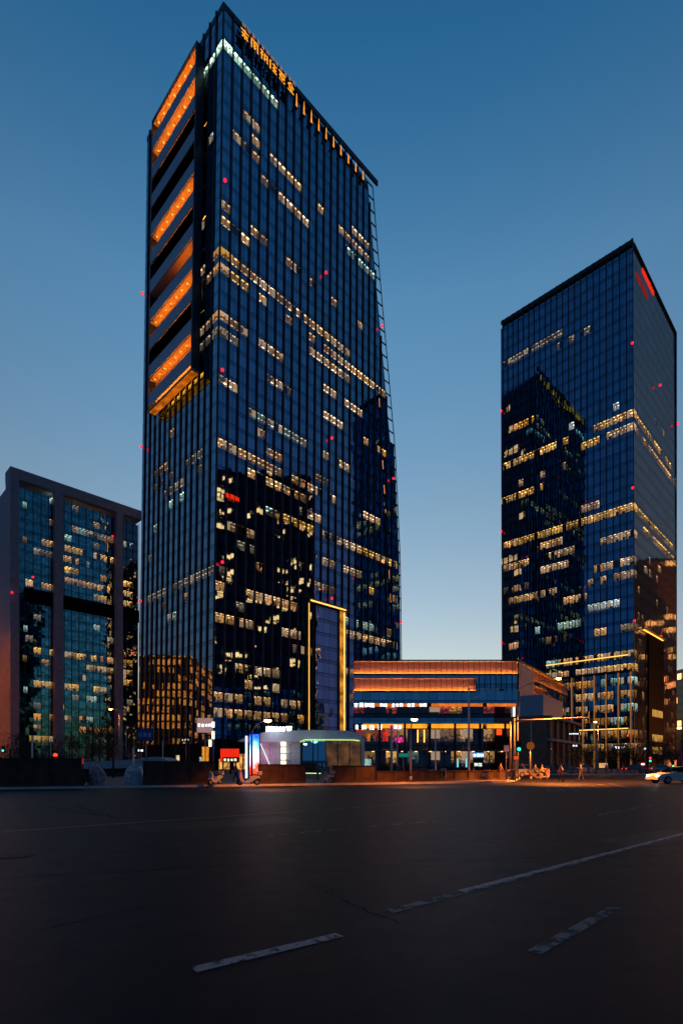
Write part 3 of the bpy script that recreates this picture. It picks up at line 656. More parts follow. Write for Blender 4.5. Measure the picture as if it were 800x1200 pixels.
for y_ in (768, 854):
    t_a, z_a = gl.inv(736, y_); t_b = gl.inv(640, y_)[0]
    q = MB(); q.obox(gl.pt(t_a, z_a, .6), gl.d*(t_b-t_a), gl.n*.12, Z*.28); q.build('light_strip', M['led_gold'], T2)
# lower band of small lights
beacons(T2, [(gl, 741.5, 404), (gr, 769, 453), (gl, 588.5, 483), (gl, 742, 573), (gr, 790, 498), (gl, 744, 728), (gr, 770, 746), (gl, 589, 754), (gl, 588.5, 624)])

# ================================================================== LEFT SLAB BUILDING
C = GY(12.5, 215); H3 = EYE+(HZ-546)/F*215
T3 = thing('office_block', 'grey stone framed office block with three recessed glass bays, far left', 'office block')
sr = Face(C, dR); sl_ = Face(C, dL); W3 = sr.inv(165.5, 700)[0]
tt = lambda px: sr.inv(px, 700)[0]
recess = 3.0
q = MB()
for x0, x1 in ((12.5, 23), (65, 74.5), (137, 144.5)):
    t0, t1 = tt(x0), tt(x1); q.obox(sr.pt(t0, 0, 0), sr.d*(t1-t0), -sr.n*(recess+4), Z*(H3-4.2))
q.obox(sr.pt(0, H3-4.2, 0), sr.d*(W3+.4), -sr.n*(recess+4.5), Z*4.2)
q.build('stone_frame', M['stone'], T3)
sg = Face(sr.pt(0, 0, -recess), dR); lit = {}; m3 = 3.0
bays = [(31, 65), (74.5, 137), (144.5, 166)]
for a in [(83, 640, 94, 'yellow'), (110, 659, 134, 'yellow'), (83, 660, 92, 'warm'), (76, 673, 90, 'yellow'), (118, 684, 136, 'yellow'), (83, 686, 117, 'warm'), (118, 706, 136, 'yellow'), (100, 697, 112, 'dim'), (125, 695, 136, 'yellow'), (50, 642, 65, 'warm'), (55, 655, 65, 'peach'), (38, 688, 65, 'warm'),
          (145, 638, 164, 'teal'), (145, 680, 148, 'yellow'), (147, 690, 164, 'yellow'), (147, 701, 156, 'yellow'), (145, 712, 164, 'yellow'), (39, 764, 65, 'yellow'), (52, 779, 65, 'warm'), (76, 771, 90, 'yellow'), (94, 775, 116, 'yellow'), (118, 779, 136, 'warm'), (95, 788, 136, 'yellow'), (45, 802, 65, 'yellow'),
          (76, 806, 117, 'yellow'), (118, 808, 136, 'yellow'), (97, 818, 114, 'teal'), (145, 781, 153, 'yellow'), (146, 793, 165, 'yellow'), (146, 803, 165, 'orange'), (40, 838, 83, 'orange'), (39, 865, 65, 'yellow'), (94, 842, 103, 'orange'), (105, 843, 114, 'teal'), (94, 855, 136, 'orange'), (76, 567, 110, 'teal'), (90, 575, 120, 'dim'), (36, 570, 62, 'dim'), (100, 625, 118, 'dim'), (40, 650, 60, 'dim'), (38, 865, 64, 'yellow'), (76, 866, 84, 'yellow')]:
    add_run(lit, sg, a[0], a[1], a[2], a[3], m3, F2, 0, .85)
rr = random.Random(3)
for _ in range(40): lit.setdefault((rr.randrange(2, 17), rr.randrange(2, 27)), rr.choice(['dim', 'dimwarm', 'dim', 'teal']))
facade(T3, sg, W3, H3-5, m3, F2, 0, lit, M['glass_c'], depth=3)
q = MB(); t0 = tt(74.5)
zb_ = sg.inv(105, 719)[1]; zt_ = sg.inv(105, 704)[1]
for x0, x1 in bays:
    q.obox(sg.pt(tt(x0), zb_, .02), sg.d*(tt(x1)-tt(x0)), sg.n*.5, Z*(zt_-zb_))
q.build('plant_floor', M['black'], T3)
fins(T3, sg, [i*m3 for i in range(1, 19)], 0, H3-5, .18, .3, M['fin'])
q = MB(); q.obox(sr.pt(.4, 0, -recess-4), sr.d*(W3-.5), -sr.n*14, Z*(H3-6)); q.build('rear_block', M['stone'], T3)
for k, (px, py) in enumerate([(24, 595), (24, 636), (25, 740), (24, 775), (25, 812)]):
    q = MB(); t, z = sg.inv(px+3, py); q.obox(sg.pt(t, z, .05), sg.d*1.4, sg.n*.05, Z*2.6); q.build('window', STY['dimwarm'][0] if k % 2 else STY['teal'][0], T3)
beacons(T3, [(sr, 13.5, 695), (sr, 131, 629), (sr, 38, 677), (sr, 155, 766)])

# ================================================================== PODIUM MALL (centre)
YP = 130.; MP = thing('shopping_block', 'low glass shopping block with two amber lit bands, between the towers', 'commercial building')
zy = lambda y: EYE+(HZ-y)/F*YP
pf = Face(GY(414, YP), Vector((1, 0, 0))); px_ = lambda x: (x-414)/F*YP
e1 = GY(663, 171); s0 = GY(606, YP); ps = Face(s0, e1-s0); SW = (e1-s0).length; WP = px_(606)
for fc, Wd in ((pf, WP), (ps, SW)):
    q = MB()
    def bandw(z0_, z1_, t0=0., t1=None, off=0., m=0):
        t1 = Wd if t1 is None else t1
        q.quad(fc.pt(t0, z0_, off), fc.pt(t1, z0_, off), fc.pt(t1, z1_, off), fc.pt(t0, z1_, off), m, [(t0, z0_), (t1, z0_), (t1, z1_), (t0, z1_)])
    bandw(zy(795), zy(791)); bandw(zy(824), zy(811)); bandw(zy(848), zy(841))
    q.build('curtain_wall', M['glass_d'], MP)
    # lit screens : recessed pale panel washed from an LED trough
    for y0, y1, x1 in ((791, 775, Wd), (811, 795, px_(558) if fc is pf else Wd*.55)):
        q = MB(); z0_, z1_ = zy(y0), zy(y1)
        q.quad(fc.pt(0, z0_, -.9), fc.pt(x1, z0_, -.9), fc.pt(x1, z1_, -.9), fc.pt(0, z1_, -.9)); q.quad(fc.pt(0, z0_, 0), fc.pt(x1, z0_, 0), fc.pt(x1, z0_, -.9), fc.pt(0, z0_, -.9)); q.quad(fc.pt(0, z1_, .1), fc.pt(x1, z1_, .1), fc.pt(x1, z1_, -.9), fc.pt(0, z1_, -.9))
        sc_ = q.build('lit_screen', mat('screen_fabric', (.52, .42, .50), .8, var=.06), MP)
        q = MB(); q.obox(fc.pt(0, z0_-.1, .0), fc.d*x1, fc.n*.06, Z*.42); q.build('trough_lip', M['fin'], sc_)
        q = MB(); q.obox(fc.pt(0, z0_+.03, -.78), fc.d*x1, fc.n*.22, Z*.12); q.build('light_strip', glow('trough_led', (1, .22, .008), 62, scale=.3), sc_)
        if x1 < Wd:
            q = MB(); q.quad(fc.pt(x1, z0_), fc.pt(Wd, z0_), fc.pt(Wd, z1_), fc.pt(x1, z1_), 0, [(x1, z0_), (Wd, z0_), (Wd, z1_), (x1, z1_)]); q.build('curtain_wall', M['glass_d'], MP)
    n_ = int(Wd/1.3)
    q = MB()
    for i in range(n_+1): q.obox(fc.pt(i*Wd/n_-.04, zy(811), .06), fc.d*.08, fc.n*.2, Z*(zy(773)-zy(811)))
    o = q.build('screen_fin', M['fin'], MP); o['kind'] = 'stuff'
    q = MB(); q.obox(fc.pt(0, zy(774.6), .02), fc.d*Wd, fc.n*.35, Z*.25); q.build('coping', M['fin'], MP)
    # window storey + shop storey
    lit = {}; rr = random.Random(21); nW = int(Wd/2.6)
    for i in range(nW):
        if rr.random() < .45: lit[(i, 0)] = rr.choice(['red', 'orange', 'dimwarm', 'red'])
    facade(MP, fc, Wd, zy(828)-zy(841), 2.6, zy(828)-zy(841), zy(841), lit, M['glass_shop'], depth=2.5, npane=1)
    lit = {}
    for i in range(nW):
        if rr.random() < .65: lit[(i, 0)] = rr.choice(['red', 'dimwarm', 'orange', 'dimwarm', 'warm'])
    facade(MP, fc, Wd, zy(854)-zy(878), 2.6, zy(854)-zy(878), zy(878), lit, M['glass_shop'], depth=2.5, npane=1)
    lit = {}
    for i in range(nW):
        if rr.random() < .6: lit[(i, 0)] = rr.choice(['teal', 'white', 'yellow', 'orange', 'warm', 'dim', 'dim'])
    facade(MP, fc, Wd, zy(879)-.13, 2.6, zy(879)-.13, .13, lit, M['glass_shop'], depth=2.5, npane=1)
    segs = [(px_(425), px_(500)), (px_(505), px_(565)), (px_(570), px_(604))] if fc is pf else [(1., SW*.36), (SW*.4, SW*.62)]
    for a, b in segs:
        q = MB(); q.obox(fc.pt(a, zy(828), .05), fc.d*(b-a), fc.n*.15, Z*(zy(824.4)-zy(828))); q.build('light_strip', glow('thin_amber_led', (1, .22, .03), .8, var=.4, scale=.6), MP)
        q = MB(); q.obox(fc.pt(a, zy(853.5), .05), fc.d*(b-a), fc.n*.15, Z*(zy(848.4)-zy(853.5))); q.build('light_strip', glow('wide_amber_led', (1, .32, .02), 1.4, var=.3, scale=.5), MP)
    q = MB(); q.obox(fc.pt(0, zy(880.5), .0), fc.d*Wd, fc.n*1.8, Z*.35); cp = q.build('canopy', M['stone_b'], MP)
    q = MB()
    for i in range(int(Wd/3.4)): q.obox(fc.pt(1+i*3.4, zy(880.5)-.12, .9), fc.d*.5, fc.n*.4, Z*.1)
    q.build('downlight', glow('canopy_light', (1, .4, .06), 6.0), cp)
    for i in range(int(Wd/6)+1):
        q = MB(); q.obox(fc.pt(i*6., .13, .05), fc.d*.5, fc.n*.4, Z*(zy(848)-.13)); q.build('pier', M['dark'], MP)
# unlit backs and roof
q = MB(); A_, B_, C_ = pf.pt(0, 0), s0, e1; top = zy(774.6)
D_ = GY(560, 168); E_ = GY(428, 160)
for u, v in ((C_, D_), (D_, E_), (E_, A_)): q.quad(u, v, v+Z*top, u+Z*top, 0, [(0, 0), (30, 0), (30, 26), (0, 26)])
q.build('rear_wall', M['glass_d'], MP); q = MB(); q.face([p+Z*(top-.05) for p in (A_, B_, C_, D_, E_)]); q.build('roof', M['dark'], MP)
# pale corner screen
q = MB()
for i in range(6): q.obox(ps.pt(.2+i*2.0, zy(880), .3), ps.d*1.9, ps.n*.25, Z*(zy(776)-zy(880)-.12*i))
q.build('corner_screen', mat('pale_glass_screen', (.40, .42, .46), .4, .2, var=.12, scale=.5), MP)
# shop signs on the block
def sign(par, name, fcx, px, py, size, n_, m, pitch=1.15, wd=.16, start=0, off=.3, skip=()):
    t, z = fcx.inv(px, py); q = MB(); glyphs(q, fcx.pt(t, z-size/2, off), fcx.d, Z, fcx.n, n_, size, size*pitch, size*wd, .12, 0, start, skip); return q.build(name, m, par)
sign(MP, 'letter_sign', pf, 414.5, 826.5, 1.0, 4, M['sign_white'], 1.3)
sign(MP, 'letter_sign', pf, 445, 826.5, .75, 12, M['sign_white'], 1.25, start=2, skip=(2, 6, 9))
sign(MP, 'letter_sign', pf, 414, 852.5, 1.1, 4, M['sign_white'], 1.75, start=1)
sign(MP, 'letter_sign', pf, 449, 866, 1.1, 1, M['sign_red'], start=3); sign(MP, 'letter_sign', pf, 449, 860.5, 1.0, 1, M['sign_red'], start=1)
sign(MP, 'letter_sign', pf, 462.5, 867.5, 1.2, 2, M['sign_magenta'], .8, .3)
sign(MP, 'letter_sign', pf, 456, 852, .9, 1, M['sign_magenta'], start=2)
sign(MP, 'letter_sign', pf, 461, 852, .9, 2, M['sign_white'], start=4)
sign(MP, 'letter_sign', pf, 429.5, 862, 1.0, 1, glow('amber_small_sign', (1, .25, .03), .7)); sign(MP, 'letter_sign', pf, 429.5, 866.5, .9, 1, glow('amber_small_sign', (1, .25, .03), .7), start=4)
q = MB(); t, z = pf.inv(584, 858); q.box(*(pf.pt(t, z, .35)), 1.2, .2, 1.4); q.build('lantern_sign', glow('lantern_red', (1, .07, .01), 1.6), MP)
for px, y0, y1 in ((599.5, 830, 840), (646, 861, 874)):
    f_ = pf if px < 606 else ps; t, z = f_.inv(px, y1); q = MB(); q.obox(f_.pt(t, z, .6), f_.d*.5, f_.n*.3, Z*2.3); q.build('blade_sign', M['led_white'], MP)
for px in (488.5, 496):
    t, z = pf.inv(px, 870); q = MB(); q.obox(pf.pt(t, z, .4), pf.d*.2, pf.n*.1, Z*3); q.build('light_strip', M['led_orange'], MP)
q = MB(); t, z = pf.inv(551, 888); q.obox(pf.pt(t, z, 1.9), pf.d*2.6, pf.n*.2, Z*1.2, 0); glyphs(q, pf.pt(t+.1, z+.2, 2.11), pf.d, Z, pf.n, 3, .7, .85, .12, .04, 1); q.build('shop_sign', [M['sign_blue'], M['sign_white']], MP)
q = MB(); t, z = pf.inv(552.5, 899); q.obox(pf.pt(t, z, 1.9), pf.d*2.2, pf.n*.1, Z*1.9, 0); glyphs(q, pf.pt(t+.1, z+.2, 2.01), pf.d, Z, pf.n, 2, .8, 1., .16, .04, 1, 2); q.build('shop_poster', [M['dark'], M['led_white']], MP)
for px in (533, 543): t, z = pf.inv(px, 899); q = MB(); q.obox(pf.pt(t, z, 1.9), pf.d*.35, pf.n*.2, Z*2.0); q.build('light_box', glow('cyan_box', (.25, .8, .95), 1.0), MP)
for px in (614, 617, 626.5):
    t, z = ps.inv(px, 900); q = MB(); q.obox(ps.pt(t, z, 1.9), ps.d*1.0, ps.n*.1, Z*3.2); q.build('light_box', glow('mint_box', (.55, .85, .75), .55, var=.4, scale=2), MP)

# brown pilastered building behind the block's right end
BB = thing('brown_building', 'small brown pilastered building with amber wall washing right of the shopping block', 'building')
q = MB(); a, b = GY(641, 116), GY(676, 140); bf = Face(a, b-a); LB = (b-a).length; hz = EYE+(HZ-797)/F*118-2
hz = EYE+(HZ-838)/F*116
q.obox(bf.pt(0, .13, -8), bf.d*LB, bf.n*8, Z*(hz-.13)); body = q.build('wall', M['stone_b'], BB)
for i in range(6):
    q = MB(); q.obox(bf.pt(.4+i*(LB-1.6)/5, .14, .01), bf.d*.8, bf.n*.5, Z*(hz-.6)); q.build('pilaster', M['stone_b'], BB)
for i in range(5):
    q = MB(); q.obox(bf.pt(1.4+i*(LB-1.6)/5, 5.0, .02), bf.d*.9, bf.n*.25, Z*.15); q.build('light_strip', glow('wall_washer', (1, .3, .03), 6.0), BB)
for z in (hz-.6, hz*.55): q = MB(); q.obox(bf.pt(-.3, z, .02), bf.d*(LB+.6), bf.n*.9, Z*.55); q.build('cornice', M['stone'], BB)
q = MB(); q.obox(bf.pt(.5, hz+.1, -6), bf.d*LB*.6, bf.n*5, Z*4.5); q.build('roof_box', M['lightpanel'], BB)

# ------------------------------------------------------------------ neighbours mirrored in the glass, at and beyond the frame's sides
def block(name, label, cat, x0, y0, x1, y1, h, m):
    t = thing(name, label, cat); q = MB()
    cs = [Vector((x0, y0, 0)), Vector((x1, y0, 0)), Vector((x1, y1, 0)), Vector((x0, y1, 0))]; u = 0
    for a, b in zip(cs, cs[1:]+cs[:1]):
        l_ = (b-a).length; q.quad(a, b, b+Z*h, a+Z*h, 0, [(u, 0), (u+l_, 0), (u+l_, h), (u, h)]); u += l_+7
    q.build('wall', m, t); q = MB(); q.face([c_+Z*h for c_ in cs]); q.box((x0+x1)/2, (y0+y1)/2, h+2, (x1-x0)*.5, (y1-y0)*.4, 4); q.build('roof', M['dark'], t)
    return t
block('dark_tower', 'black tower with scattered lit windows mirrored in the tallest tower', 'tower', 228, 84, 262, 160, 214, M['reflected'])
block('dark_tower', 'lower dark block mirrored beside the black tower in the glass', 'tower', 236, 40, 262, 80, 150, M['reflected'])
GB = block('amber_building', 'amber lit building at the left edge mirrored in the tall tower foot', 'building', -205, 176, -137.5, 214, 52, M['gold_block'])
block('dark_building', 'low dark office building at the right edge behind the street trees', 'building', 172, 255, 250, 290, 50, M['reflected'])
M['brown_block'] = curtain('brown_block_wall', 1.8, 3.8, (.30, .19, .12), lit=.12, litcol=(1, .4, .1), lits=5, rough=.6)
M['brown_block'].node_tree.nodes['Principled BSDF'].inputs['Metallic'].default_value = .1
block('brown_building', 'floodlit brown block beyond the right edge mirrored in the right tower flank', 'building', 222, 228, 250, 345, 118, M['brown_block'])
def flood(label, loc, energy, tilt):  # unseen lamps, added to brighten the brown block
    t = thing('added_floodlight', label, 'added_floodlight', loc); q = MB(); q.tube((0, 0, 0), (0, 0, 2.4), .12, .1, 8); q.build('post', M['dark'], t)
    q = MB(); q.obox((-.5, -.4, 2.4), (1., 0, 0), (0, .8, 0), (0, 0, .5)); q.build('housing', M['dark'], t)
    l_ = bpy.data.lights.new('added_flood_light', 'SPOT'); l_.energy = energy; l_.color = (1, .27, .04); l_.spot_size = R(130); l_.spot_blend = .7; l_.shadow_soft_size = .4
    o = bpy.data.objects.new('added_flood_light', l_); COL.objects.link(o); o.parent = t; o.location = (0, 0, 3.3); o.rotation_euler = Vector(tilt).to_track_quat('-Z', 'Y').to_euler()
flood('floodlight put out of view to light the near end of the brown block', (185, 262, .0), 750000, (1, 0, .7))
flood('floodlight put out of view to light the far end of the brown block', (185, 312, .0), 750000, (1, 0, .7))

# ================================================================== STREET LEVEL
def sodium(head, parent_t, energy, name='lamp_light', tilt=(0, 0, -1), spread=150):
    l_ = bpy.data.lights.new(name, 'SPOT'); l_.spot_size = R(spread); l_.spot_blend = .6; l_.energy = energy; l_.color = (1, .25, .03); l_.shadow_soft_size = .15
    o = bpy.data.objects.new(name, l_); COL.objects.link(o); o.parent = parent_t; o.location = head; o.rotation_euler = Vector(tilt).to_track_quat('-Z', 'Y').to_euler()
def street_lamp(label, base, height, arm, energy, m='pole', tilt=(0, 0, -1), spread=150):
    """pole, curved arm, lamp head with glowing lens; local origin at the base"""
    t = thing('street_lamp', label, 'street lamp', base)
    q = MB(); q.tube((0, 0, 0), (0, 0, .5), .16, .13, 10); q.tube((0, 0, .5), (0, 0, height-.6), .11, .07, 10); q.build('pole', M[m], t)
    arm = Vector(arm); q = MB(); pts = [Vector((0, 0, height-.65)), Vector((0, 0, height-.2))+arm*.25, Vector((0, 0, height))+arm*.65, Vector((0, 0, height))+arm]
    q.path(pts, .05, 8); q.build('arm', M[m], t)
    h = Vector((0, 0, height))+arm; d = arm.normalized() if arm.length > 0 else Vector((1, 0, 0)); s_ = Vector((-d.y, d.x, 0))
    q = MB(); q.prism([h-s_*.16, h+s_*.16, h+s_*.12+Z*.12, h-s_*.12+Z*.12], d*.75); q.build('lamp_head', M['dark'], t)
    q = MB(); q.ball(h+d*.38-Z*.05, .26, .20, .12); q.build('lens', M['sodium'], t)
    if energy: sodium(h+d*.38-Z*.35, t, energy, tilt=tilt, spread=spread)
    return t
z_ = lambda py, Y: EYE+(HZ-py)/F*Y
def ratio(px, Y): return GY(px, Y, .13)
street_lamp('glowing street lamp on a bent arm above the white kiosk', ratio(295, 43.5), 4.7, (1.8, -4.5, 0), 2200, tilt=(0, .1, -1), spread=125)
street_lamp('glowing street lamp in front of the middle of the shopping block', ratio(481, 48.5), 5.2, (-.3, -4.4, 0), 3600, tilt=(0, .1, -1), spread=125)
street_lamp('tall street lamp with long arm before the shopping block corner', ratio(606, 58), z_(803, 58), (2.6, -3.6, 0), 42000, spread=118)
street_lamp('small distant street lamp before the foot of the right tower', ratio(700, 98), z_(847, 98), (-.6, -.6, 0), 1500)
street_lamp('street lamp at the right edge beside the reddish bare tree', ratio(805, 70), z_(868, 70)+1.5, (-1.2, -.6, 0), 2600)
street_lamp('street lamp over the crossing just beyond the right of the picture', GY(905, 47, .0), 8.5, (-4.5, 1.5, 0), 26000, tilt=(-.8, .5, -1), spread=75)
street_lamp('street lamp among bare trees at the left before the stone block', ratio(140, 90), z_(832, 90), (-.9, -.3, 0), 800)
# the near kerb side lamp that warms the kerb line

def plain_pole(label, px, Y, ytop, r=.09, arm=None, m='polewhite', cat='pole', extra=None):
    t = thing('utility_pole', label, cat, ratio(px, Y)); h = z_(ytop, Y)-.13
    q = MB(); q.tube((0, 0, 0), (0, 0, .35), r*1.8, r*1.5, 10); q.tube((0, 0, .35), (0, 0, h), r*1.15, r*.85, 10); q.build('shaft', M[m], t)
    if arm:
        q = MB(); q.path([Vector((0, 0, h-1.6)), Vector((arm*.5, 0, h-.5)), Vector((arm, 0, h-.15))], .05, 8); q.tube((0, 0, h-.15), (arm, 0, h-.15), .04, .04, 8); q.build('arm', M[m], t)
        q = MB(); q.obox((arm-.3, -.12, h-.35), (.55, 0, 0), (0, .24, 0), (0, 0, .2)); q.build('camera', M['dark'], t)
    return t
plain_pole('thick pale pole left of the pink shop sign', 458.5, 60, 850, .13)
plain_pole('thin pale pole beside the thick one with a dark box at its foot', 465, 60, 855, .06)
plain_pole('short pale pole before the dark middle shopfronts', 510, 60, 855, .07)
plain_pole('tallest pale mast with a long camera arm pointing right', 549, 64, 806, .12, 3.9, 'polewhite', 'mast')
plain_pole('grey pole standing left of the orange signal mast', 597.5, 55, 846, .09, m='pole')
plain_pole('dark pole behind the round sign at the block corner', 622, 64, 845, .07, m='pole')
plain_pole('thin pole left of the big stone block door', 60, 80, 865, .07, m='pole')
plain_pole('pale short pole near the left edge', 38, 70, 862, .12)
plain_pole('tall slim pole beside the low red lamp glow', 142, 75, 830, .06, m='pole')
plain_pole('slender pole standing between the bare trees', 148, 80, 850, .05, m='pole')
plain_pole('pole behind the long brown panel by the tall tower corner', 250, 62, 838, .06, m='pole')
plain_pole('pale post before the amber reflection on the tall tower', 191, 66, 868, .06)
plain_pole('short pale post under the dark trees on the left', 156.5, 60, 876, .12)

street_lamp('tall floodlight lamp put unseen beyond the right edge to warm the tower flank', GY(892, 202, .13), 11, (-1.5, 0, 0), 42000, tilt=(-1, .1, .5), spread=120)  # added lamp, out of view, throwing orange light up the flank
# signal masts
def signal_mast(label, px, Y, ytop, x2, ytip, heads, m):
    t = thing('traffic_signal', label, 'traffic light', ratio(px, Y)); h = z_(ytop, Y)-.13
    q = MB(); q.tube((0, 0, 0), (0, 0, h+.3), .16, .11, 10); q.build('post', m, t)
    L_ = (x2-px)/F*Y; tip = Vector((L_, 0, z_(ytip, Y)-.13))
    q = MB(); q.tube((0, 0, h), tip, .11, .06, 8); q.build('arm', m, t)
    for k, c_ in heads:
        p = Vector((0, 0, h)).lerp(tip, k)
        q = MB(); q.obox(p+Vector((-.2, -.25, -.6)), (.4, 0, 0), (0, .25, 0), (0, 0, 1.2)); hd = q.build('signal_head', M['dark'], t)
        for i in range(3):
            q = MB(); a = p+Vector((0, -.25, .38-.38*i)); q.tube(a, a-Vector((0, .03, 0)), .13, .13, 12); on = (c_ == 'r' and i == 0) or (c_ == 'g' and i == 2)
            q.build('lens', (M['sig_red'] if i == 0 else M['sig_green']) if on else M['black'], hd)
    return t
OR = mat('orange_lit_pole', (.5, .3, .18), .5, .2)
signal_mast('orange lit signal mast with a long arm across the street', 602, 54, 845, 694, 840.5, [(.97, 'x')], OR)
signal_mast('second smaller signal mast before the right tower foot', 698, 88, 870, 736, 864.5, [(.95, 'r')], OR)
def pole_signal(label, px, Y, y, col, ped=False):
    t = thing('traffic_signal', label, 'traffic light', ratio(px, Y)); h = z_(y, Y)-.13
    q = MB(); q.tube((0, 0, 0), (0, 0, h+.3), .06, .05, 8); q.build('post', M['pole'], t)
    q = MB(); q.obox((-.22, -.3, h-.55), (.44, 0, 0), (0, .25, 0), (0, 0, 1.1)); hd = q.build('signal_head', M['dark'], t)
    for i, c_ in ((0, 'r'), (1, 'g')):
        q = MB(); q.tube((0, -.3, h+.25-.5*i), (0, -.34, h+.25-.5*i), .17, .17, 12)
        q.build('lens', (M['sig_red'] if c_ == 'r' else M['sig_green']) if c_ in col else M['black'], hd)
pole_signal('green pedestrian signal on the corner pole', 606.5, 52, 875, 'g')
pole_signal('signal with red and green lamps before the right tower', 760, 92, 890, 'rg')
pole_signal('green signal low at the left edge', 5, 95, 878, 'g')
pole_signal('small green signal far right near the cream post', 787, 100, 896, 'g')

# signs
def board(name, label, cat, px, py, wpx, hpx, Y, face, legs=True, ng=0, gm=None, tilt=0):
    t = thing(name, label, cat, ratio(px, Y)); w_ = wpx/F*Y; h_ = hpx/F*Y; zc = z_(py, Y)-.13
    q = MB(); q.obox((-w_/2, -.08, zc-h_/2), (w_, 0, 0), (0, .12, 0), (0, 0, h_)); q.build('panel', face, t)
    q = MB(); e = .05
    for a, b, c_ in (((-w_/2-e, zc-h_/2-e), (w_+2*e, e), 0), ((-w_/2-e, zc+h_/2), (w_+2*e, e), 0), ((-w_/2-e, zc-h_/2), (e, h_), 0), ((w_/2, zc-h_/2), (e, h_), 0)):
        q.obox((a[0], -.1, a[1]), (b[0], 0, 0), (0, .16, 0), (0, 0, b[1]))
    q.build('border', M['dark'], t)
    if legs:
        q = MB(); q.tube((0, .1, 0), (0, .1, zc+h_/2), .07, .06, 8); q.build('post', M['pole'], t)
    if ng:
        q = MB(); sz = min(h_*.5, w_*.9/ng*.8); glyphs(q, Vector((-w_*.45, -.085, zc-sz/2)), Vector((1, 0, 0)), Z, Vector((0, -1, 0)), ng, sz, w_*.9/ng, sz*.15, .02, 0, ng); q.build('lettering', gm or M['polewhite'], t)
    return t
bluep = mat('blue_sign_face', (.02, .07, .30), .5, var=.1)
board('road_sign', 'blue rectangular road sign with pale lettering', 'road sign', 171, 861, 18, 14, 66, bluep, ng=3)
board('billboard', 'dusky pink lit hoarding hanging before the tall tower foot', 'billboard', 240.5, 850, 19, 17, 80, M['sign_pink'], ng=4, gm=M['sign_white'])
board('shop_light_sign', 'red over yellow glowing shop sign left of the bright screen', 'sign', 269.5, 885, 22, 15, 78, M['sign_red'], legs=False)
o = board('shop_light_sign', 'pale yellow lettered strip under the red glowing sign', 'sign', 270.5, 890.5, 18, 5.5, 77, M['dark'], legs=False, ng=4, gm=M['cream_lamp'])
board('shop_light_sign', 'magenta and white small lit sign low under the blue road sign', 'sign', 165.5, 879.5, 10, 5, 90, M['dark'], ng=2, gm=M['sign_white'])
board('shop_light_sign', 'small pale blue lettering left of the pink hoarding', 'sign', 218, 867, 11, 4, 95, M['dark'], ng=3, gm=M['led_white'])
board('road_sign', 'small green oval style direction board on a short post', 'road sign', 472.5, 885, 11, 4.5, 62, glow('teal_face', (.02, .35, .28), .45))
board('road_sign', 'orange notice plate on the signal pole foot', 'road sign', 604, 888, 6, 4.5, 51, glow('orange_face', (1, .16, .03), .6))
board('road_sign', 'pale square board back by the grey pole', 'road sign', 593, 877, 6.5, 7.5, 54, M['white'])
t = thing('round_sign', 'grey round traffic sign turned away on a pole', 'road sign', ratio(621, 60)); h = z_(874, 60)-.13
q = MB(); q.tube((0, 0, h), (0, -.05, h), .45, .45, 20); q.build('disc', M['dark'], t); q = MB(); q.tube((0, .08, 0), (0, .08, h+.3), .05, .05, 8); q.build('post', M['pole'], t)
board('amber_shopfront', 'glowing amber shop window behind the brown panel', 'shop window', 241, 884, 8, 18, 82, glow('amber_window', (1, .36, .03), .8, var=.5, scale=1.5), legs=False)
board('shop_light_sign', 'white lettered shop sign before the right tower lobby', 'sign', 672, 860, 13, 3, 110, M['dark'], ng=5, gm=M['sign_white'], legs=False)
board('shop_light_sign', 'blue white sign under the lettered shop sign', 'sign', 673.5, 874, 7, 4, 110, M['dark'], ng=2, gm=M['sign_white'])
board('shop_light_sign', 'broad white lit sign at the right tower lobby', 'sign', 726, 876, 14, 5, 120, M['dark'], ng=4, gm=M['sign_white'])
board('shop_light_sign', 'small white cross shaped sign on dark wall at right', 'sign', 755.5, 877.5, 4, 5, 120, M['dark'], ng=1, gm=M['sign_white'])
board('shop_light_sign', 'peach and mint lit kiosk window near the right tower', 'sign', 706, 897, 10, 5.5, 100, glow('peach_face', (1, .5, .2), .8, var=.4, scale=3))
board('shop_light_sign', 'red white bus stop sign beside the red green signal', 'sign', 752.5, 895.5, 5, 3.5, 92, M['sign_red'], ng=2, gm=M['sign_white'])
for px, y0, y1, lab in ((250, 846, 852.5, 'upper'), (250, 857, 866, 'middle'), (246.5, 867, 875, 'lower')):
    t = thing('lamp_box', '%s cream glowing lamp box on the pole by the pink hoarding' % lab, 'lamp', ratio(px, 61.5)); q = MB(); q.obox((-.12, -.2, z_(y1, 61.5)-.13), (.26, 0, 0), (0, .2, 0), (0, 0, (y1-y0)/F*61.5)); q.build('lens', M['cream_lamp'], t)
    q = MB(); q.obox((-.16, 0, z_(y1, 61.5)-.16), (.34, 0, 0), (0, .06, 0), (0, 0, (y1-y0)/F*61.5+.06)); q.build('housing', M['dark'], t)

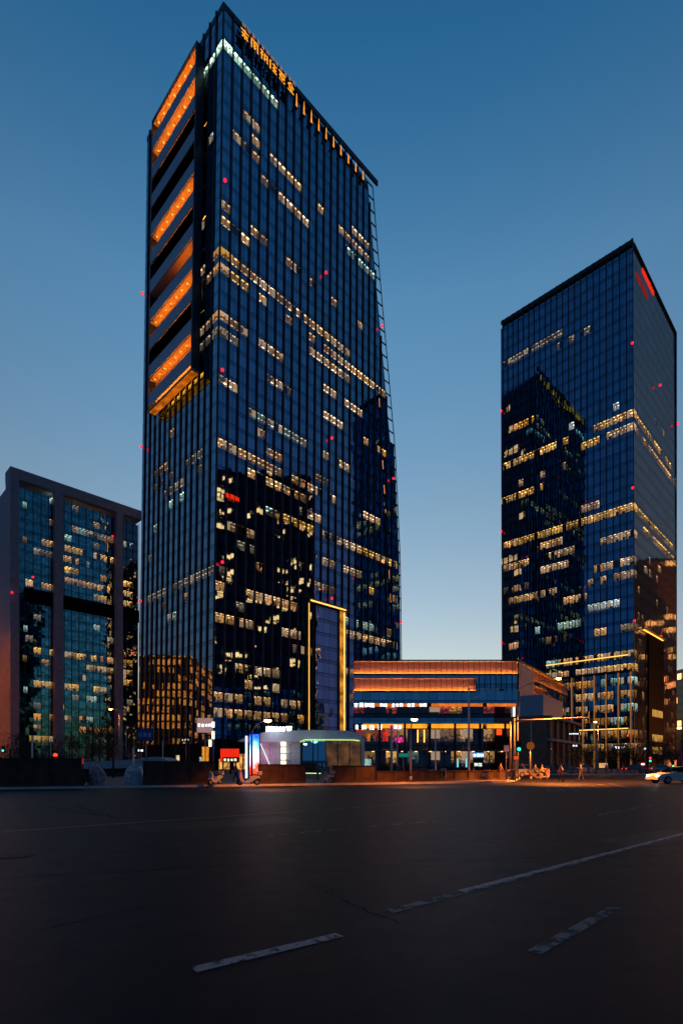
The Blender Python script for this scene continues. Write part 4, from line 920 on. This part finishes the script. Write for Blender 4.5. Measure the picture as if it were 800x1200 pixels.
# video screen
def screen_mat():
    m, n, l = newmat('video_screen'); n.remove(n['Principled BSDF']); e = n.new('ShaderNodeEmission'); uv = n.new('ShaderNodeUVMap'); sp = n.new('ShaderNodeSeparateXYZ'); l.new(uv.outputs[0], sp.inputs[0])
    q = n.new('ShaderNodeTexNoise'); q.inputs['Scale'].default_value = 1.6; l.new(uv.outputs[0], q.inputs['Vector'])
    v = math_(n, l, 'ADD', math_(n, l, 'DIVIDE', sp.outputs['Y'], 2.9), math_(n, l, 'MULTIPLY', math_(n, l, 'SUBTRACT', q.outputs['Fac'], .5), .55))
    r = n.new('ShaderNodeValToRGB'); el = r.color_ramp.elements; st = [(0, (1, .02, .005)), (.22, (1, .06, .02)), (.36, (1, .55, .7)), (.6, (.55, .75, 1)), (.8, (.04, .25, 1)), (1, (.01, .04, .5))]
    while len(el) < len(st): el.new(.5)
    for a, (p, c_) in zip(el, st): a.position = p; a.color = (*c_, 1)
    l.new(v, r.inputs[0]); l.new(r.outputs[0], e.inputs[0]); e.inputs[1].default_value = 3.0; l.new(e.outputs[0], n['Material Output'].inputs[0]); return m
Y = 47; t = thing('video_screen', 'upright advertising screen glowing blue above white and red', 'advertising screen', ratio(298.5, Y)); hz = z_(860.5, Y)-.13; w_ = 11/F*Y
q = MB(); q.quad((-w_/2, -.16, .35), (w_/2, -.16, .35), (w_/2, -.16, hz), (-w_/2, -.16, hz), 0, [(0, 0), (w_, 0), (w_, 2.9), (0, 2.9)]); q.build('display', screen_mat(), t)
q = MB(); q.obox((-w_/2-.06, -.15, .1), (w_+.12, 0, 0), (0, .3, 0), (0, 0, hz+.05)); q.build('housing', M['dark'], t)
q = MB(); q.obox((-w_/2-.38, -.12, .35), (.14, 0, 0), (0, .2, 0), (0, 0, hz-.5)); q.build('side_strip', glow('screen_strip', (.55, .7, 1), 2.6), t)

# kiosk
Y = 58; K = thing('kiosk', 'low white kiosk with rounded roof edge and lime green lit eave', 'kiosk', (0, 0, 0))
def kp(px, py, Y=Y): return P(px, py, Y)
dep = Vector((0, 6.5, 0))
q = MB(); q.prism([kp(278, 868.5), kp(290, 863), kp(312, 857.5), kp(360, 855.5), (kp(405, 856)), kp(418, 858.5), kp(424.5, 863), kp(427, 870), kp(427, 905), kp(424, 905), kp(423.3, 872), kp(421, 868), kp(414, 866.5), kp(358, 866.0), kp(351, 869), kp(290, 869.5)], dep)
q.build('roof', M['white'], K, bevel=.05)
q = MB(); q.obox(kp(304, 905, Y+.6), kp(351.5, 905, Y+.6)-kp(304, 905, Y+.6), (0, 5, 0), Z*((905-868)/F*Y)); wl = q.build('wall', mat('lilac_white_panel', (.68, .66, .78), .45, .1, var=.1), K)
for x in (316, 328, 340): q = MB(); q.obox(kp(x, 904, Y+.58), (.03, 0, 0), (0, .02, 0), Z*3); q.build('panel_joint', M['dark'], wl)
for k, y in enumerate((868.2, 876.0, 883.8, 891.5)):
    q = MB(); q.obox(kp(329, y+6.2, Y+.5), (.52, 0, 0), (0, .06, 0), Z*.55); n_ = q.build('niche', M['cream_lamp'], wl)
    q = MB(); q.obox(kp(328.5, y+6.8, Y+.3), (.95, 0, 0), (0, .3, 0), Z*.05); q.build('shelf', M['white'], n_)
q = MB(); q.tube(kp(305, 871, Y+.3), kp(316, 896, Y+.3), .05, .05, 6); q.build('slanted_light', M['led_white'], K)
q = MB(); q.path([kp(351.5, 869.6, Y-.03), kp(357.5, 866.8, Y-.03), kp(414, 867.2, Y-.03), kp(421, 868.2, Y-.03)], .045, 6); q.build('eave_light', M['led_green'], K)
q = MB(); q.tube(kp(355, 906, Y-.1), kp(388, 906.5, Y-.1), .05, .05, 6); q.build('floor_light', M['led_green'], K)
gcol = glow('amber_curtain', (.62, .24, .03), .25, var=.8, scale=.9)
q = MB(); q.quad(kp(352, 905, Y+1), kp(382, 905, Y+1), kp(382, 867, Y+1), kp(352, 867, Y+1), 0, [(0, 0), (3, 0), (3, 3), (0, 3)]); q.build('glass_door', M['glass_d'], K)
q = MB(); q.quad(kp(382, 905, Y+2.2), kp(423, 905, Y+2.2), kp(423, 866, Y+2.2), kp(382, 866, Y+2.2)); q.build('curtain', gcol, K)
for x in (353, 366, 381, 395, 409, 422): q = MB(); q.obox(kp(x, 905, Y+.6), (.09, 0, 0), (0, .12, 0), Z*3.5); q.build('mullion', M['dark'], K)
q = MB(); q.quad(kp(382, 905, Y+.7), kp(422.5, 905, Y+.7), kp(422.5, 867, Y+.7), kp(382, 867, Y+.7)); q.build('glass_front', M['pane'], K)
q = MB(); glyphs(q, kp(312, 858.5, Y+.8), Vector((1, 0, 0)), Z, Vector((0, -1, 0)), 4, .62, .72, .15, .12, 0, 1); q.build('letter_sign', glow('kiosk_letters', (.85, .93, 1), 7.0), K)
q = MB(); q.obox(kp(426, 905, Y+.5), (.08, 0, 0), (0, 3, 0), Z*2.4); q.build('side_panel', M['white'], K)
t = thing('poster_stand', 'leaning pale poster with green foot beside the kiosk right end', 'poster', ratio(431.5, 60))
q = MB(); q.obox((-.35, 0, .4), (.75, 0, 0), (0, .06, 0), (-.12, 0, 1.75)); q.build('panel', glow('poster_face', (.45, .75, .7), .7, var=.7, scale=3), t); q = MB(); q.obox((-.4, .07, 0), (.85, 0, 0), (0, .05, 0), (-.1, 0, .4)); q.build('foot', M['dark'], t)

def glowlamp(par, loc, e_, c_, nm):
    l_ = bpy.data.lights.new(nm, 'POINT'); l_.energy = e_; l_.color = c_; l_.shadow_soft_size = .5
    o = bpy.data.objects.new(nm, l_); COL.objects.link(o); o.parent = par; o.location = loc
glowlamp(K, kp(320, 852, Y-1.2), 55, (.75, .88, 1), 'letter_light'); glowlamp(K, kp(365, 862, Y-2.5), 22, (.7, .9, .8), 'eave_glow'); glowlamp(K, kp(333, 880, Y-.6), 12, (1, .95, .75), 'niche_glow'); glowlamp(K, kp(307, 884, Y-1.2), 45, (1, .22, .45), 'screen_glow')
# brown boundary panels along the pavement
kerby = lambda px: 925.3-px*.0135
def barrier(label, x0, x1, ytop, m='rust', base_off=2.6, yb=None):
    a = G(x0, yb[0] if yb else kerby(x0)-base_off, .13); b = G(x1, yb[1] if yb else kerby(x1)-base_off, .13); d = b-a; L_ = d.length; d.normalize(); n_ = Vector((d.y, -d.x, 0))
    h = z_(ytop, (a.y+b.y)/2)-.13; ang = math.atan2(d.y, d.x)
    t = thing('barrier_wall', label, 'barrier', a, ang)
    q = MB(); q.obox((0, 0, .18), (L_, 0, 0), (0, .5, 0), (0, 0, h-.18)); q.build('panel', M[m], t)
    q = MB(); q.obox((-.03, -.05, 0), (L_+.06, 0, 0), (0, .6, 0), (0, 0, .18)); q.build('plinth', M['brick'], t)
    q = MB(); q.obox((-.05, -.06, h), (L_+.1, 0, 0), (0, .62, 0), (0, 0, .07)); q.build('cap', M['rust_b'], t)
    n2 = max(1, round(L_/1.9))
    for i in range(n2+1):
        q = MB(); q.obox((i*(L_-.09)/n2, -.045, .19), (.09, 0, 0), (0, .04, 0), (0, 0, h-.2)); q.build('batten', M['rust_b'], t)
    return t
barrier('long rust brown boundary wall at the left edge', -60, 96, 889.5)
barrier('rust brown boundary wall before the tall tower foot', 168, 250, 893)
barrier('short rust brown wall right of the scooter with pink shield', 304, 358, 896.5)
barrier('short rust brown wall before the kiosk right half', 391, 440, 898)
barrier('long low dark brown wall before the shopping block', 441, 594, 904.0, yb=(916.5, 913.2))
t = thing('red_post', 'red glowing reflector post at the end of the left wall', 'post', G(97.5, 920.8, .13)); q = MB(); q.tube((0, 0, 0), (0, 0, 2.0), .05, .05, 8); q.build('shaft', M['dark'], t); q = MB(); q.tube((0, -.06, 1.55), (0, -.06, 2.0), .07, .07, 8); q.build('reflector', glow('dim_red', (.8, .03, .06), .5), t)
t = thing('warning_lamp', 'red warning lamp on top of the left brown wall', 'lamp', G(62.5, 921.5, .13)+Z*2.02+Vector((0, .3, 0))); q = MB(); q.tube((0, 0, 0), (0, 0, .1), .12, .12, 10); q.build('base', M['dark'], t); q = MB(); q.ball((0, 0, .16), .14, m=0); q.build('lens', M['sig_red'], t)

# pale sheeted roof behind the walls
Y = 70; pts = [P(60, 897, Y), P(96, 893, Y), P(150, 890.5, Y), P(180, 886.8, Y), P(189, 887.6, Y), P(206, 896, Y), P(206, 899, Y), P(60, 902, Y)]
q = MB(); q.prism(pts, (0, 5, 0)); tag(q.build('sheeted_roof', M['tarp']), 'long low pale grey sheeted roof between the brown walls', 'low roof')
t = thing('brown_shed', 'low brown wall under the pale sheeted roof', 'shed'); q = MB(); q.obox(P(62, 911.5, 70.6), P(204, 911.5, 70.6)-P(62, 911.5, 70.6), (0, 3.5, 0), Z*1.45); q.build('wall', M['rust'], t)

# ------------------------------------------------------------------ scooters, people, cars, trees
def scooter(label, loc, rz, body=(.25, .26, .3), shield=None, tail=False, first=None, group='scooters along the pavement'):
    t = thing('scooter', label, 'scooter', loc, rz, group); bm = mat('scooter_paint', body, .3, .1, var=.08)
    for x in (-.62, .62):
        q = MB(); q.tube((x, -.055, .24), (x, .055, .24), .235, .235, 20); wh = q.build('wheel', M['rubber'], t)
        q = MB(); q.tube((x, -.065, .24), (x, .065, .24), .13, .13, 14); q.build('rim', M['pole'], wh)
    q = MB(); q.prism([(-.85, -.14, .50), (-.80, -.14, .68), (-.35, -.14, .74), (-.12, -.14, .62), (.02, -.14, .34), (.30, -.14, .30), (.42, -.14, .55), (.50, -.14, .98), (.58, -.14, .96), (.60, -.14, .55), (.72, -.14, .46), (.66, -.14, .42), (.46, -.14, .22), (-.05, -.14, .20), (-.36, -.14, .34), (-.62, -.14, .50)], (0, .28, 0)); q.build('body', bm, t, bevel=.03)
    q = MB(); q.prism([(-.82, -.13, .70), (-.80, -.13, .80), (-.3, -.13, .84), (-.12, -.13, .74), (-.14, -.13, .68)], (0, .26, 0)); q.build('seat', M['rubber'], t, bevel=.03)
    q = MB(); q.tube((.60, 0, .42), (.50, 0, 1.05), .035, .03, 8); q.tube((.49, -.34, 1.08), (.49, .34, 1.08), .022, .022, 8); q.build('handlebar', M['dark'], t)
    for s_ in (-1, 1):
        q = MB(); q.tube((.5, s_*.24, 1.08), (.52, s_*.34, 1.28), .01, .01, 6); q.ball((.52, s_*.34, 1.3), .02, .07, .05); q.build('mirror', M['dark'], t)
    q = MB(); q.ball((.60, 0, .98), .07, .1, .08); q.build('headlight', M['pole'], t)
    q = MB(); q.obox((-.99, -.18, .74), (.3, 0, 0), (0, .36, 0), (0, 0, .28)); q.build('luggage_box', mat('scooter_box', [c_*.8 for c_ in body], .5), t, bevel=.03)
    if shield:
        q = MB(); q.prism([(.62, -.38, .30), (.70, -.38, .55), (.66, -.38, 1.15), (.60, -.38, 1.18), (.62, -.38, .55), (.55, -.38, .30)], (0, .76, 0)); q.build('wind_shield', mat('quilted_shield', shield, .7, var=.3, scale=9), t, bevel=.03)
    if tail:
        q = MB(); q.ball((-1.0, 0, .66), .05, .1, .06); q.build('tail_light', M['sig_red'], t)
    return t
scooter('silver scooter with pink quilted wind shield beside the bright screen', G(291, 920.2, .13), R(200), (.40, .42, .48), (.6, .22, .45))
scooter('pale scooter half hidden at the end of the second brown wall', G(252, 920.0, .13), R(250), (.45, .47, .50))
scooter('white and grey scooter in the gap before the kiosk doors', G(384.5, 917.5, .13), R(115), (.35, .38, .42), (.2, .24, .3))
scooter('black scooter with red tail light left of the camera mast', G(513, 914.8, .13), R(30), (.3, .3, .3), (.35, .35, .4), True)
scooter('pinkish scooter standing just right of the camera mast', G(562, 913.8, .13), R(170), (.35, .25, .28), (.4, .3, .4))
scooter('dark scooter parked at the corner by the signal mast', G(600, 914.0, .13), R(80), (.08, .08, .09))
def lump(name, label, cat, loc, sx_, sy_, sz_, m, seed):
    r = random.Random(seed); q = MB(); n_, k_ = 20, 12; i0 = 0
    for a in range(k_+1):
        t_ = math.pi/2*a/k_
        for b in range(n_):
            p = 2*math.pi*b/n_; f_ = 1+.14*math.sin(3*p+seed+a*.5)+r.uniform(-.07, .07); c_ = math.cos(t_)**.55 if a < k_ else .0
            hh = sz_*(math.sin(t_)**.8)*(1+.12*math.sin(2*p+seed))
            q.v.append((sx_*c_*f_*math.cos(p), sy_*c_*f_*math.sin(p), hh))
    for a in range(k_):
        for b in range(n_): q.f.append((a*n_+b, a*n_+(b+1) % n_, (a+1)*n_+(b+1) % n_, (a+1)*n_+b)); q.m.append(0); q.uv.append([(0, 0)]*4); q.sm.append(True)
    t = thing(name, label, cat, loc); q.build('cover', m, t)
    for x in (-.55, .55):
        w2 = MB(); w2.tube((sx_*x, -.05, .22), (sx_*x, .05, .22), .2, .2, 14); w2.build('wheel', M['rubber'], t)
    return t
cov = mat('scooter_cover', (.42, .44, .50), .55, var=.35, scale=5, bump=.4)
lump('covered_scooter', 'scooter wrapped in a white crumpled cover by the second brown wall', 'covered scooter', G(158.5, 919.5, .13), .72, .5, 1.35, cov, 2)
lump('covered_scooter', 'lilac grey covered scooter at the end of the left wall', 'covered scooter', G(113.5, 920.0, .13), .62, .5, 1.4, mat('lilac_cover', (.26, .22, .27), .6, var=.5, scale=6, bump=.4), 5)
scooter('dark scooter squeezed between the left wall and a covered one', G(104, 920.0, .13), R(75), (.10, .12, .12))

def person(label, loc, rz, top=(.3, .1, .1), low=(.03, .03, .04), stride=.25, seated=False, scale=1.):
    V = []; E_ = []; Rr = []
    def v(p, r, par=None):
        V.append(p); Rr.append(r); 
        if par is not None: E_.append((par, len(V)-1))
        return len(V)-1
    if seated:
        hip = v((0, 0, .80), (.16, .14)); ch = v((.05, 0, 1.10), (.17, .12), hip); sh = v((.07, 0, 1.32), (.16, .11), ch); nk = v((.08, 0, 1.42), (.055, .055), sh); hd = v((.10, 0, 1.56), (.095, .10), nk); v((.10, 0, 1.66), (.07, .08), hd)
        for s_ in (-1, 1):
            th = v((.42, s_*.15, .76), (.085, .085), hip); kn = v((.48, s_*.15, .45), (.06, .06), th); v((.50, s_*.15, .30), (.05, .05), kn)
            el_ = v((.22, s_*.26, 1.12), (.055, .055), sh); v((.48, s_*.24, 1.10), (.04, .04), el_)
    else:
        hip = v((0, 0, .92), (.15, .12)); ch = v((.01, 0, 1.18), (.165, .12), hip); sh = v((.01, 0, 1.40), (.155, .10), ch); nk = v((.02, 0, 1.49), (.055, .055), sh); hd = v((.03, 0, 1.61), (.085, .095), nk); v((.03, 0, 1.70), (.065, .075), hd)
        for s_ in (-1, 1):
            kn = v((s_*stride*.45+.04, s_*.10, .50), (.075, .075), hip); an = v((s_*stride, s_*.10, .09), (.05, .05), kn); v((s_*stride+.15, s_*.11, .04), (.045, .04), an)
            el_ = v((-s_*stride*.4, s_*.26, 1.13), (.055, .055), sh); v((-s_*stride*.4+.12, s_*.27, .90), (.04, .04), el_)
    me = bpy.data.meshes.new('person'); me.from_pydata(V, E_, []); o = bpy.data.objects.new('person', me); COL.objects.link(o)
    sk = o.modifiers.new('s', 'SKIN'); o.modifiers.new('u', 'SUBSURF').levels = 2; o.modifiers['u'].render_levels = 2
    for i, r in enumerate(Rr): me.skin_vertices[0].data[i].radius = r
    me.skin_vertices[0].data[0].use_root = True
    dg = bpy.context.evaluated_depsgraph_get(); dg.update(); m2 = bpy.data.meshes.new_from_object(o.evaluated_get(dg)); bpy.data.objects.remove(o)
    m2.name = 'body'; m2.materials.clear()
    for x in (mat('coat', top, .8, var=.12), mat('trousers', low, .8), M['skin']): m2.materials.append(x)
    hz_ = 1.40 if seated else 1.485; wz = .84 if seated else .86
    for p in m2.polygons: p.material_index = 2 if p.center.z > hz_ else (0 if p.center.z > wz or abs(p.center.y) > .22 else 1); p.use_smooth = True
    b = bpy.data.objects.new('body', m2); COL.objects.link(b); t = thing('person', label, 'person', loc, rz); b.parent = t; t.scale = (scale,)*3
    q = MB(); hc = V[4]; q.ball((hc[0]-.02, 0, hc[2]+.05), .105, .105, .105); q.build('hair', M['hair'], t)
    q = MB(); q.ball((hc[0]+.10, 0, hc[2]-.0), .02, .018, .03); 
    for s_ in (-1, 1): q.ball((hc[0]+.085, s_*.035, hc[2]+.03), .012)
    q.build('face', M['skin'], t)
    return t
person('person in a pink padded coat walking past the far brown wall', G(657, 916.6), R(170), (.55, .24, .2))
person('person in black standing further right on the crossing', G(680.5, 914.8), R(150), (.04, .035, .035), (.08, .07, .06))
p1 = G(627, 913.5); scooter('dark scooter being ridden with a glowing red tail light', p1, R(20), (.1, .08, .08), None, True, group='ridden scooters'); person('rider in dark coat on the scooter with the red tail light', p1+Z*.02+Vector((-.1, 0, 0)), R(20), (.05, .04, .05), seated=True)
p2 = G(635, 913.0); scooter('scooter ridden behind the red tail light', p2, R(10), (.3, .2, .18), (.45, .25, .22), group='ridden scooters'); person('rider in a dusty pink coat behind the dark rider', p2+Z*.02+Vector((-.1, 0, 0)), R(10), (.5, .26, .22), seated=True)
person('person in brown walking beside the corner poles', G(612, 910.8, .13), R(200), (.15, .1, .09))
cols = [(.5, .22, .2), (.42, .15, .16), (.55, .3, .26), (.3, .12, .2), (.5, .2, .15)]
for k, (px, Y_, lab) in enumerate([(640, 88, 'pedestrian in a rosy coat first behind the white rail'), (647, 88, 'pedestrian in a dark red coat behind the rail, second from its left end'), (668, 89, 'pedestrian in a light rose coat behind the rail between two posts'), (689, 88, 'pedestrian in a purple coat behind the rail near the second mast'), (723, 89, 'pedestrian in red behind the rail left of the pair'), (730, 88.5, 'taller pedestrian in rose beside the one in red'), (737, 89, 'last pedestrian before the right end of the rail'), (710, 89, 'pedestrian with dusky coat in the middle of the rail')]):
    person(lab, GY(px, Y_, .13), R(160+40*k), cols[k % 5], scale=.95)
t = thing('guard_rail', 'long white rail in front of the far pavement crowd', 'railing', GY(640, 86.8, .13)); L_ = (746-640)/F*86.8
q = MB()
for z in (.35, .62): q.tube((0, 0, z), (L_, 0, z), .035, .035, 6)
q.build('rail', M['polewhite'], t)
for i in range(9): q = MB(); q.tube((i*L_/8, 0, 0), (i*L_/8, 0, .7), .04, .04, 6); q.build('post', M['polewhite'], t)

def car(label, loc, rz, col, lights=0):
    t = thing('car', label, 'car', loc, rz, 'cars at the crossing'); pm = mat('car_paint', col, .25, .2, var=.04)
    q = MB(); q.prism([(-2.25, -.88, .35), (-2.3, -.88, .75), (-2.1, -.88, .98), (-1.3, -.88, 1.0), (.75, -.88, .98), (1.9, -.88, .82), (2.25, -.88, .62), (2.3, -.88, .35), (1.85, -.88, .28), (1.0, -.88, .28), (-.9, -.88, .26), (-1.8, -.88, .28)], (0, 1.76, 0)); q.build('body', pm, t, bevel=.09)
    q = MB(); q.prism([(-1.75, -.74, .99), (-1.15, -.68, 1.40), (-.5, -.66, 1.47), (.25, -.66, 1.42), (1.05, -.74, .98)], (0, 1.42, 0)); cb = q.build('cabin', M['glass_d'], t, bevel=.06)
    q = MB(); q.obox((-1.1, -.62, 1.45), (1.35, 0, 0), (0, 1.24, 0), (0, 0, .045)); q.build('roof', pm, cb, bevel=.02)
    for x in (-1.38, 1.4):
        for y in (-.80, .80):
            q = MB(); q.tube((x, y-.11, .33), (x, y+.11, .33), .33, .33, 22); wh = q.build('wheel', M['rubber'], t)
            q = MB(); q.tube((x, y-.12, .33), (x, y+.12, .33), .2, .2, 12); q.build('rim', M['pole'], wh)
    for y in (-.62, .62):
        q = MB(); q.ball((2.2, y, .66), .08, .2, .08); q.build('headlight', M['head'] if lights else M['white'], t)
        q = MB(); q.ball((-2.25, y, .8), .06, .18, .07); q.build('tail_light', M['sig_red'], t)
        q = MB(); q.ball((.75, y*1.52, 1.02), .08, .06, .06); q.build('wing_mirror', pm, t)
    q = MB(); q.obox((2.29, -.26, .42), (.02, 0, 0), (0, .52, 0), (0, 0, .13)); q.build('number_plate', M['white'], t)
    return t
car('silver car standing behind the corner signal poles', GY(618, 66, .13)+Vector((0, 0, 0)), R(15), (.35, .36, .38))
car('white car with bright headlamps entering from the right edge', G(792, 918.0), R(184), (.62, .62, .60), 1)
for s_ in (-.6, .6):
    pass

def bare_tree(label, base, h, seed, m='bark', cat='tree'):
    r = random.Random(seed); t = thing('bare_tree', label, cat, base, 0, 'bare street trees'); q = MB(); c_ = MB()
    def br(p, d, ln, rad, k, mb):
        e = p+d*ln; mb.tube(p, e, rad, rad*.7, 5, cap=False)
        if k == 0: return
        for _ in range(3 if k > 1 else 4):
            nd = (d+Vector((r.uniform(-.75, .75), r.uniform(-.75, .75), r.uniform(-.1, .5)))).normalized(); br(p+d*ln*r.uniform(.55, 1), nd, ln*r.uniform(.55, .8), rad*.55, k-1, c_)
    q.tube((0, 0, 0), (0, 0, h*.3), h*.022, h*.018, 8); br(Vector((0, 0, h*.28)), Vector((0, 0, 1)), h*.24, h*.017, 4, c_)
    q.build('trunk', M[m], t); c_.build('crown', M[m], t); return t
for k, (px, Y_, h, lab) in enumerate([(133, 64, 6.2, 'bare tree before the pale sheeted roof'), (117, 85, 9, 'tall bare tree in front of the stone block centre'), (104, 95, 10, 'bare tree left of the tallest one before the stone block'), (152, 90, 9.5, 'bare tree beside the tall tower left edge'), (161, 80, 7, 'small bare tree left of the blue road sign'), (205, 84, 7.5, 'bare tree before the amber reflection on the tall tower'),
    (222, 92, 7, 'bare tree left of the pink hoarding'), (366, 84, 7.5, 'bare tree rising behind the kiosk by the golden portal'), (352, 90, 7, 'second bare tree behind the kiosk roof'), (469, 80, 7, 'bare tree by the pink sign of the shopping block'), (520, 95, 6.5, 'bare tree before the middle shopfronts'), (573, 95, 6.0, 'bare tree near the red lantern sign'),
    (82, 90, 8, 'bare tree before the yellow lit doorway of the stone block'), (22, 85, 7, 'bare tree near the left edge beside the green signal'), (800, 66, 7, 'reddish lit bare tree at the right edge'), (655, 100, 6, 'bare tree before the brown pilastered building'), (776, 98, 7, 'bare tree before the right tower outer corner'), (270, 86, 6, 'bare tree above the red glowing shop sign')]):
    bare_tree(lab, GY(px, Y_, .13), h*1.15, 30+k)
def leafy(label, base, h, wd_, seed):
    r = random.Random(seed); t = thing('leafy_tree', label, 'tree', base, 0, 'dark leafy trees'); q = MB(); q.tube((0, 0, 0), (0, 0, h*.6), h*.03, h*.015, 8)
    cl = [(Vector((r.uniform(-.5, .5)*wd_, r.uniform(-.5, .5)*wd_, h*r.uniform(.35, .9))), wd_*r.uniform(.16, .3)) for _ in range(14)]
    for c_, _ in cl: q.tube((0, 0, h*.3), c_, h*.01, h*.004, 5, cap=False)
    q.build('trunk', M['bark'], t); q = MB()
    for c_, rad in cl:
        for _ in range(130):
            d = Vector((r.gauss(0, 1), r.gauss(0, 1), r.gauss(0, 1))).normalized()*rad*r.uniform(.4, 1.1); p = c_+d; s_ = r.uniform(.07, .16)
            u = Vector((r.gauss(0, 1), r.gauss(0, 1), r.gauss(0, 1))).normalized(); v_ = u.orthogonal().normalized()
            q.face([p-u*s_, p+v_*s_*.5, p+u*s_, p-v_*s_*.5])
    q.build('crown', M['leaf'], t); return t
for k, (px, Y_, h, w_, lab) in enumerate([(716, 101, 4.6, 4, 'dark bushy tree before the right tower lobby, leftmost'), (731, 103, 5.4, 4.5, 'dark bushy tree under the broad white sign'), (744, 101, 5.0, 4.5, 'dark bushy tree left of the red green signal'), (770, 104, 5.0, 4.5, 'dark bushy tree right of the red green signal'), (788, 102, 4.6, 4, 'dark bushy tree at the right tower edge'), (690, 106, 4.4, 4, 'dark bushy tree behind the second signal mast'),
    (12, 100, 5.5, 6, 'dark bushy tree at the left edge'), (45, 104, 4.6, 5, 'low dark bushy tree before the stone block'), (108, 100, 7.5, 6, 'tall dark bushy tree before the middle of the stone block'), (128, 104, 8.5, 6, 'tallest dark bushy tree left of the tall tower'), (152, 98, 7, 5, 'dark bushy tree touching the tall tower left edge'), (85, 102, 5.5, 5, 'dark bushy tree before the left stone column'), (676, 104, 4.2, 4, 'small dark bushy tree by the brown building')]):
    leafy(lab, GY(px, Y_, .13), h*1.25, w_*1.1, 60+k)

# ------------------------------------------------------------------ more of the junction: parked cars, repair patches, cracks, far zebra
for k, (px, Y_, rz, c_, lab) in enumerate([(642, 98, 2, (.25, .05, .05), 'dark red car waiting behind the rail, leftmost of the row'), (662, 99, 1, (.08, .08, .1), 'black car waiting behind the rail beside the red one'), (684, 100, 3, (.5, .5, .5), 'pale grey car waiting behind the rail'), (745, 97, 4, (.12, .13, .16), 'dark blue car beyond the right end of the rail'), (775, 96, 2, (.4, .38, .36), 'beige car near the right tower outer corner')]):
    car(lab, GY(px, Y_, .0)+Z*.13, R(rz), c_)
rr = random.Random(9)
def wiggle(name, a, b, wd, m):
    n_ = 26; q = MB(); L_ = (b-a); s_ = Vector((-L_.y, L_.x, 0)).normalized(); off = 0; pts = []
    for i in range(n_+1): off += rr.uniform(-.035, .035); pts.append(a+L_*(i/n_)+s_*off)
    for p0, p1 in zip(pts[:-1], pts[1:]):
        w0 = s_*wd*rr.uniform(.5, 1.2)/2; q.quad(p0-w0+Z*.004, p0+w0+Z*.004, p1+w0+Z*.004, p1-w0+Z*.004)
    structure(q.build(name, m))
wiggle('road_crack', G(380, 1045), G(480, 1082), .016, M['tar']); wiggle('road_crack', G(90, 944), G(135, 958), .05, M['tar']); wiggle('road_crack', G(470, 1010), G(760, 1003), .02, M['tar'])
wiggle('road_crack', G(40, 1090), G(210, 1060), .012, M['tar']); wiggle('road_crack', G(0, 1030), G(320, 1012), .02, M['tar'])
pm_ = mat('patch_asphalt', (.007, .0065, .008), .5, var=.3, scale=30, bump=.2, spec=.2)
def patch(pts):
    q = MB(); q.face([G(*p)+Z*.0035 for p in pts]); structure(q.build('road_patch', pm_))
patch([(150, 968), (330, 957), (360, 963), (170, 976)]); patch([(700, 985), (780, 972), (830, 978), (745, 994)])
for k in range(7):
    a = G(636+k*13, 921.5-k*.5); b = G(645+k*15, 928-k*.7)
    strip(a, b, .45, .006, 'zebra_crossing', M['line_faint'])
for px, Y_, rz, c_, lab in ((372, 53, 60, (.10, .11, .14), 'person in dark grey standing before the kiosk doors'), (383, 60, 240, (.35, .33, .30), 'person in a pale coat close to the kiosk glass front'), (467, 56, 90, (.06, .07, .10), 'dark clad person beside the thin pale pole by the pink sign'), (276, 50, 20, (.20, .12, .14), 'person in plum coat left of the bright screen'), (235, 66, 200, (.12, .12, .15), 'person before the amber shop window'), (586, 62, 10, (.25, .13, .10), 'person in brown coat behind the low wall near the grey pole')):
    person(lab, GY(px, Y_, .13), R(rz), c_)
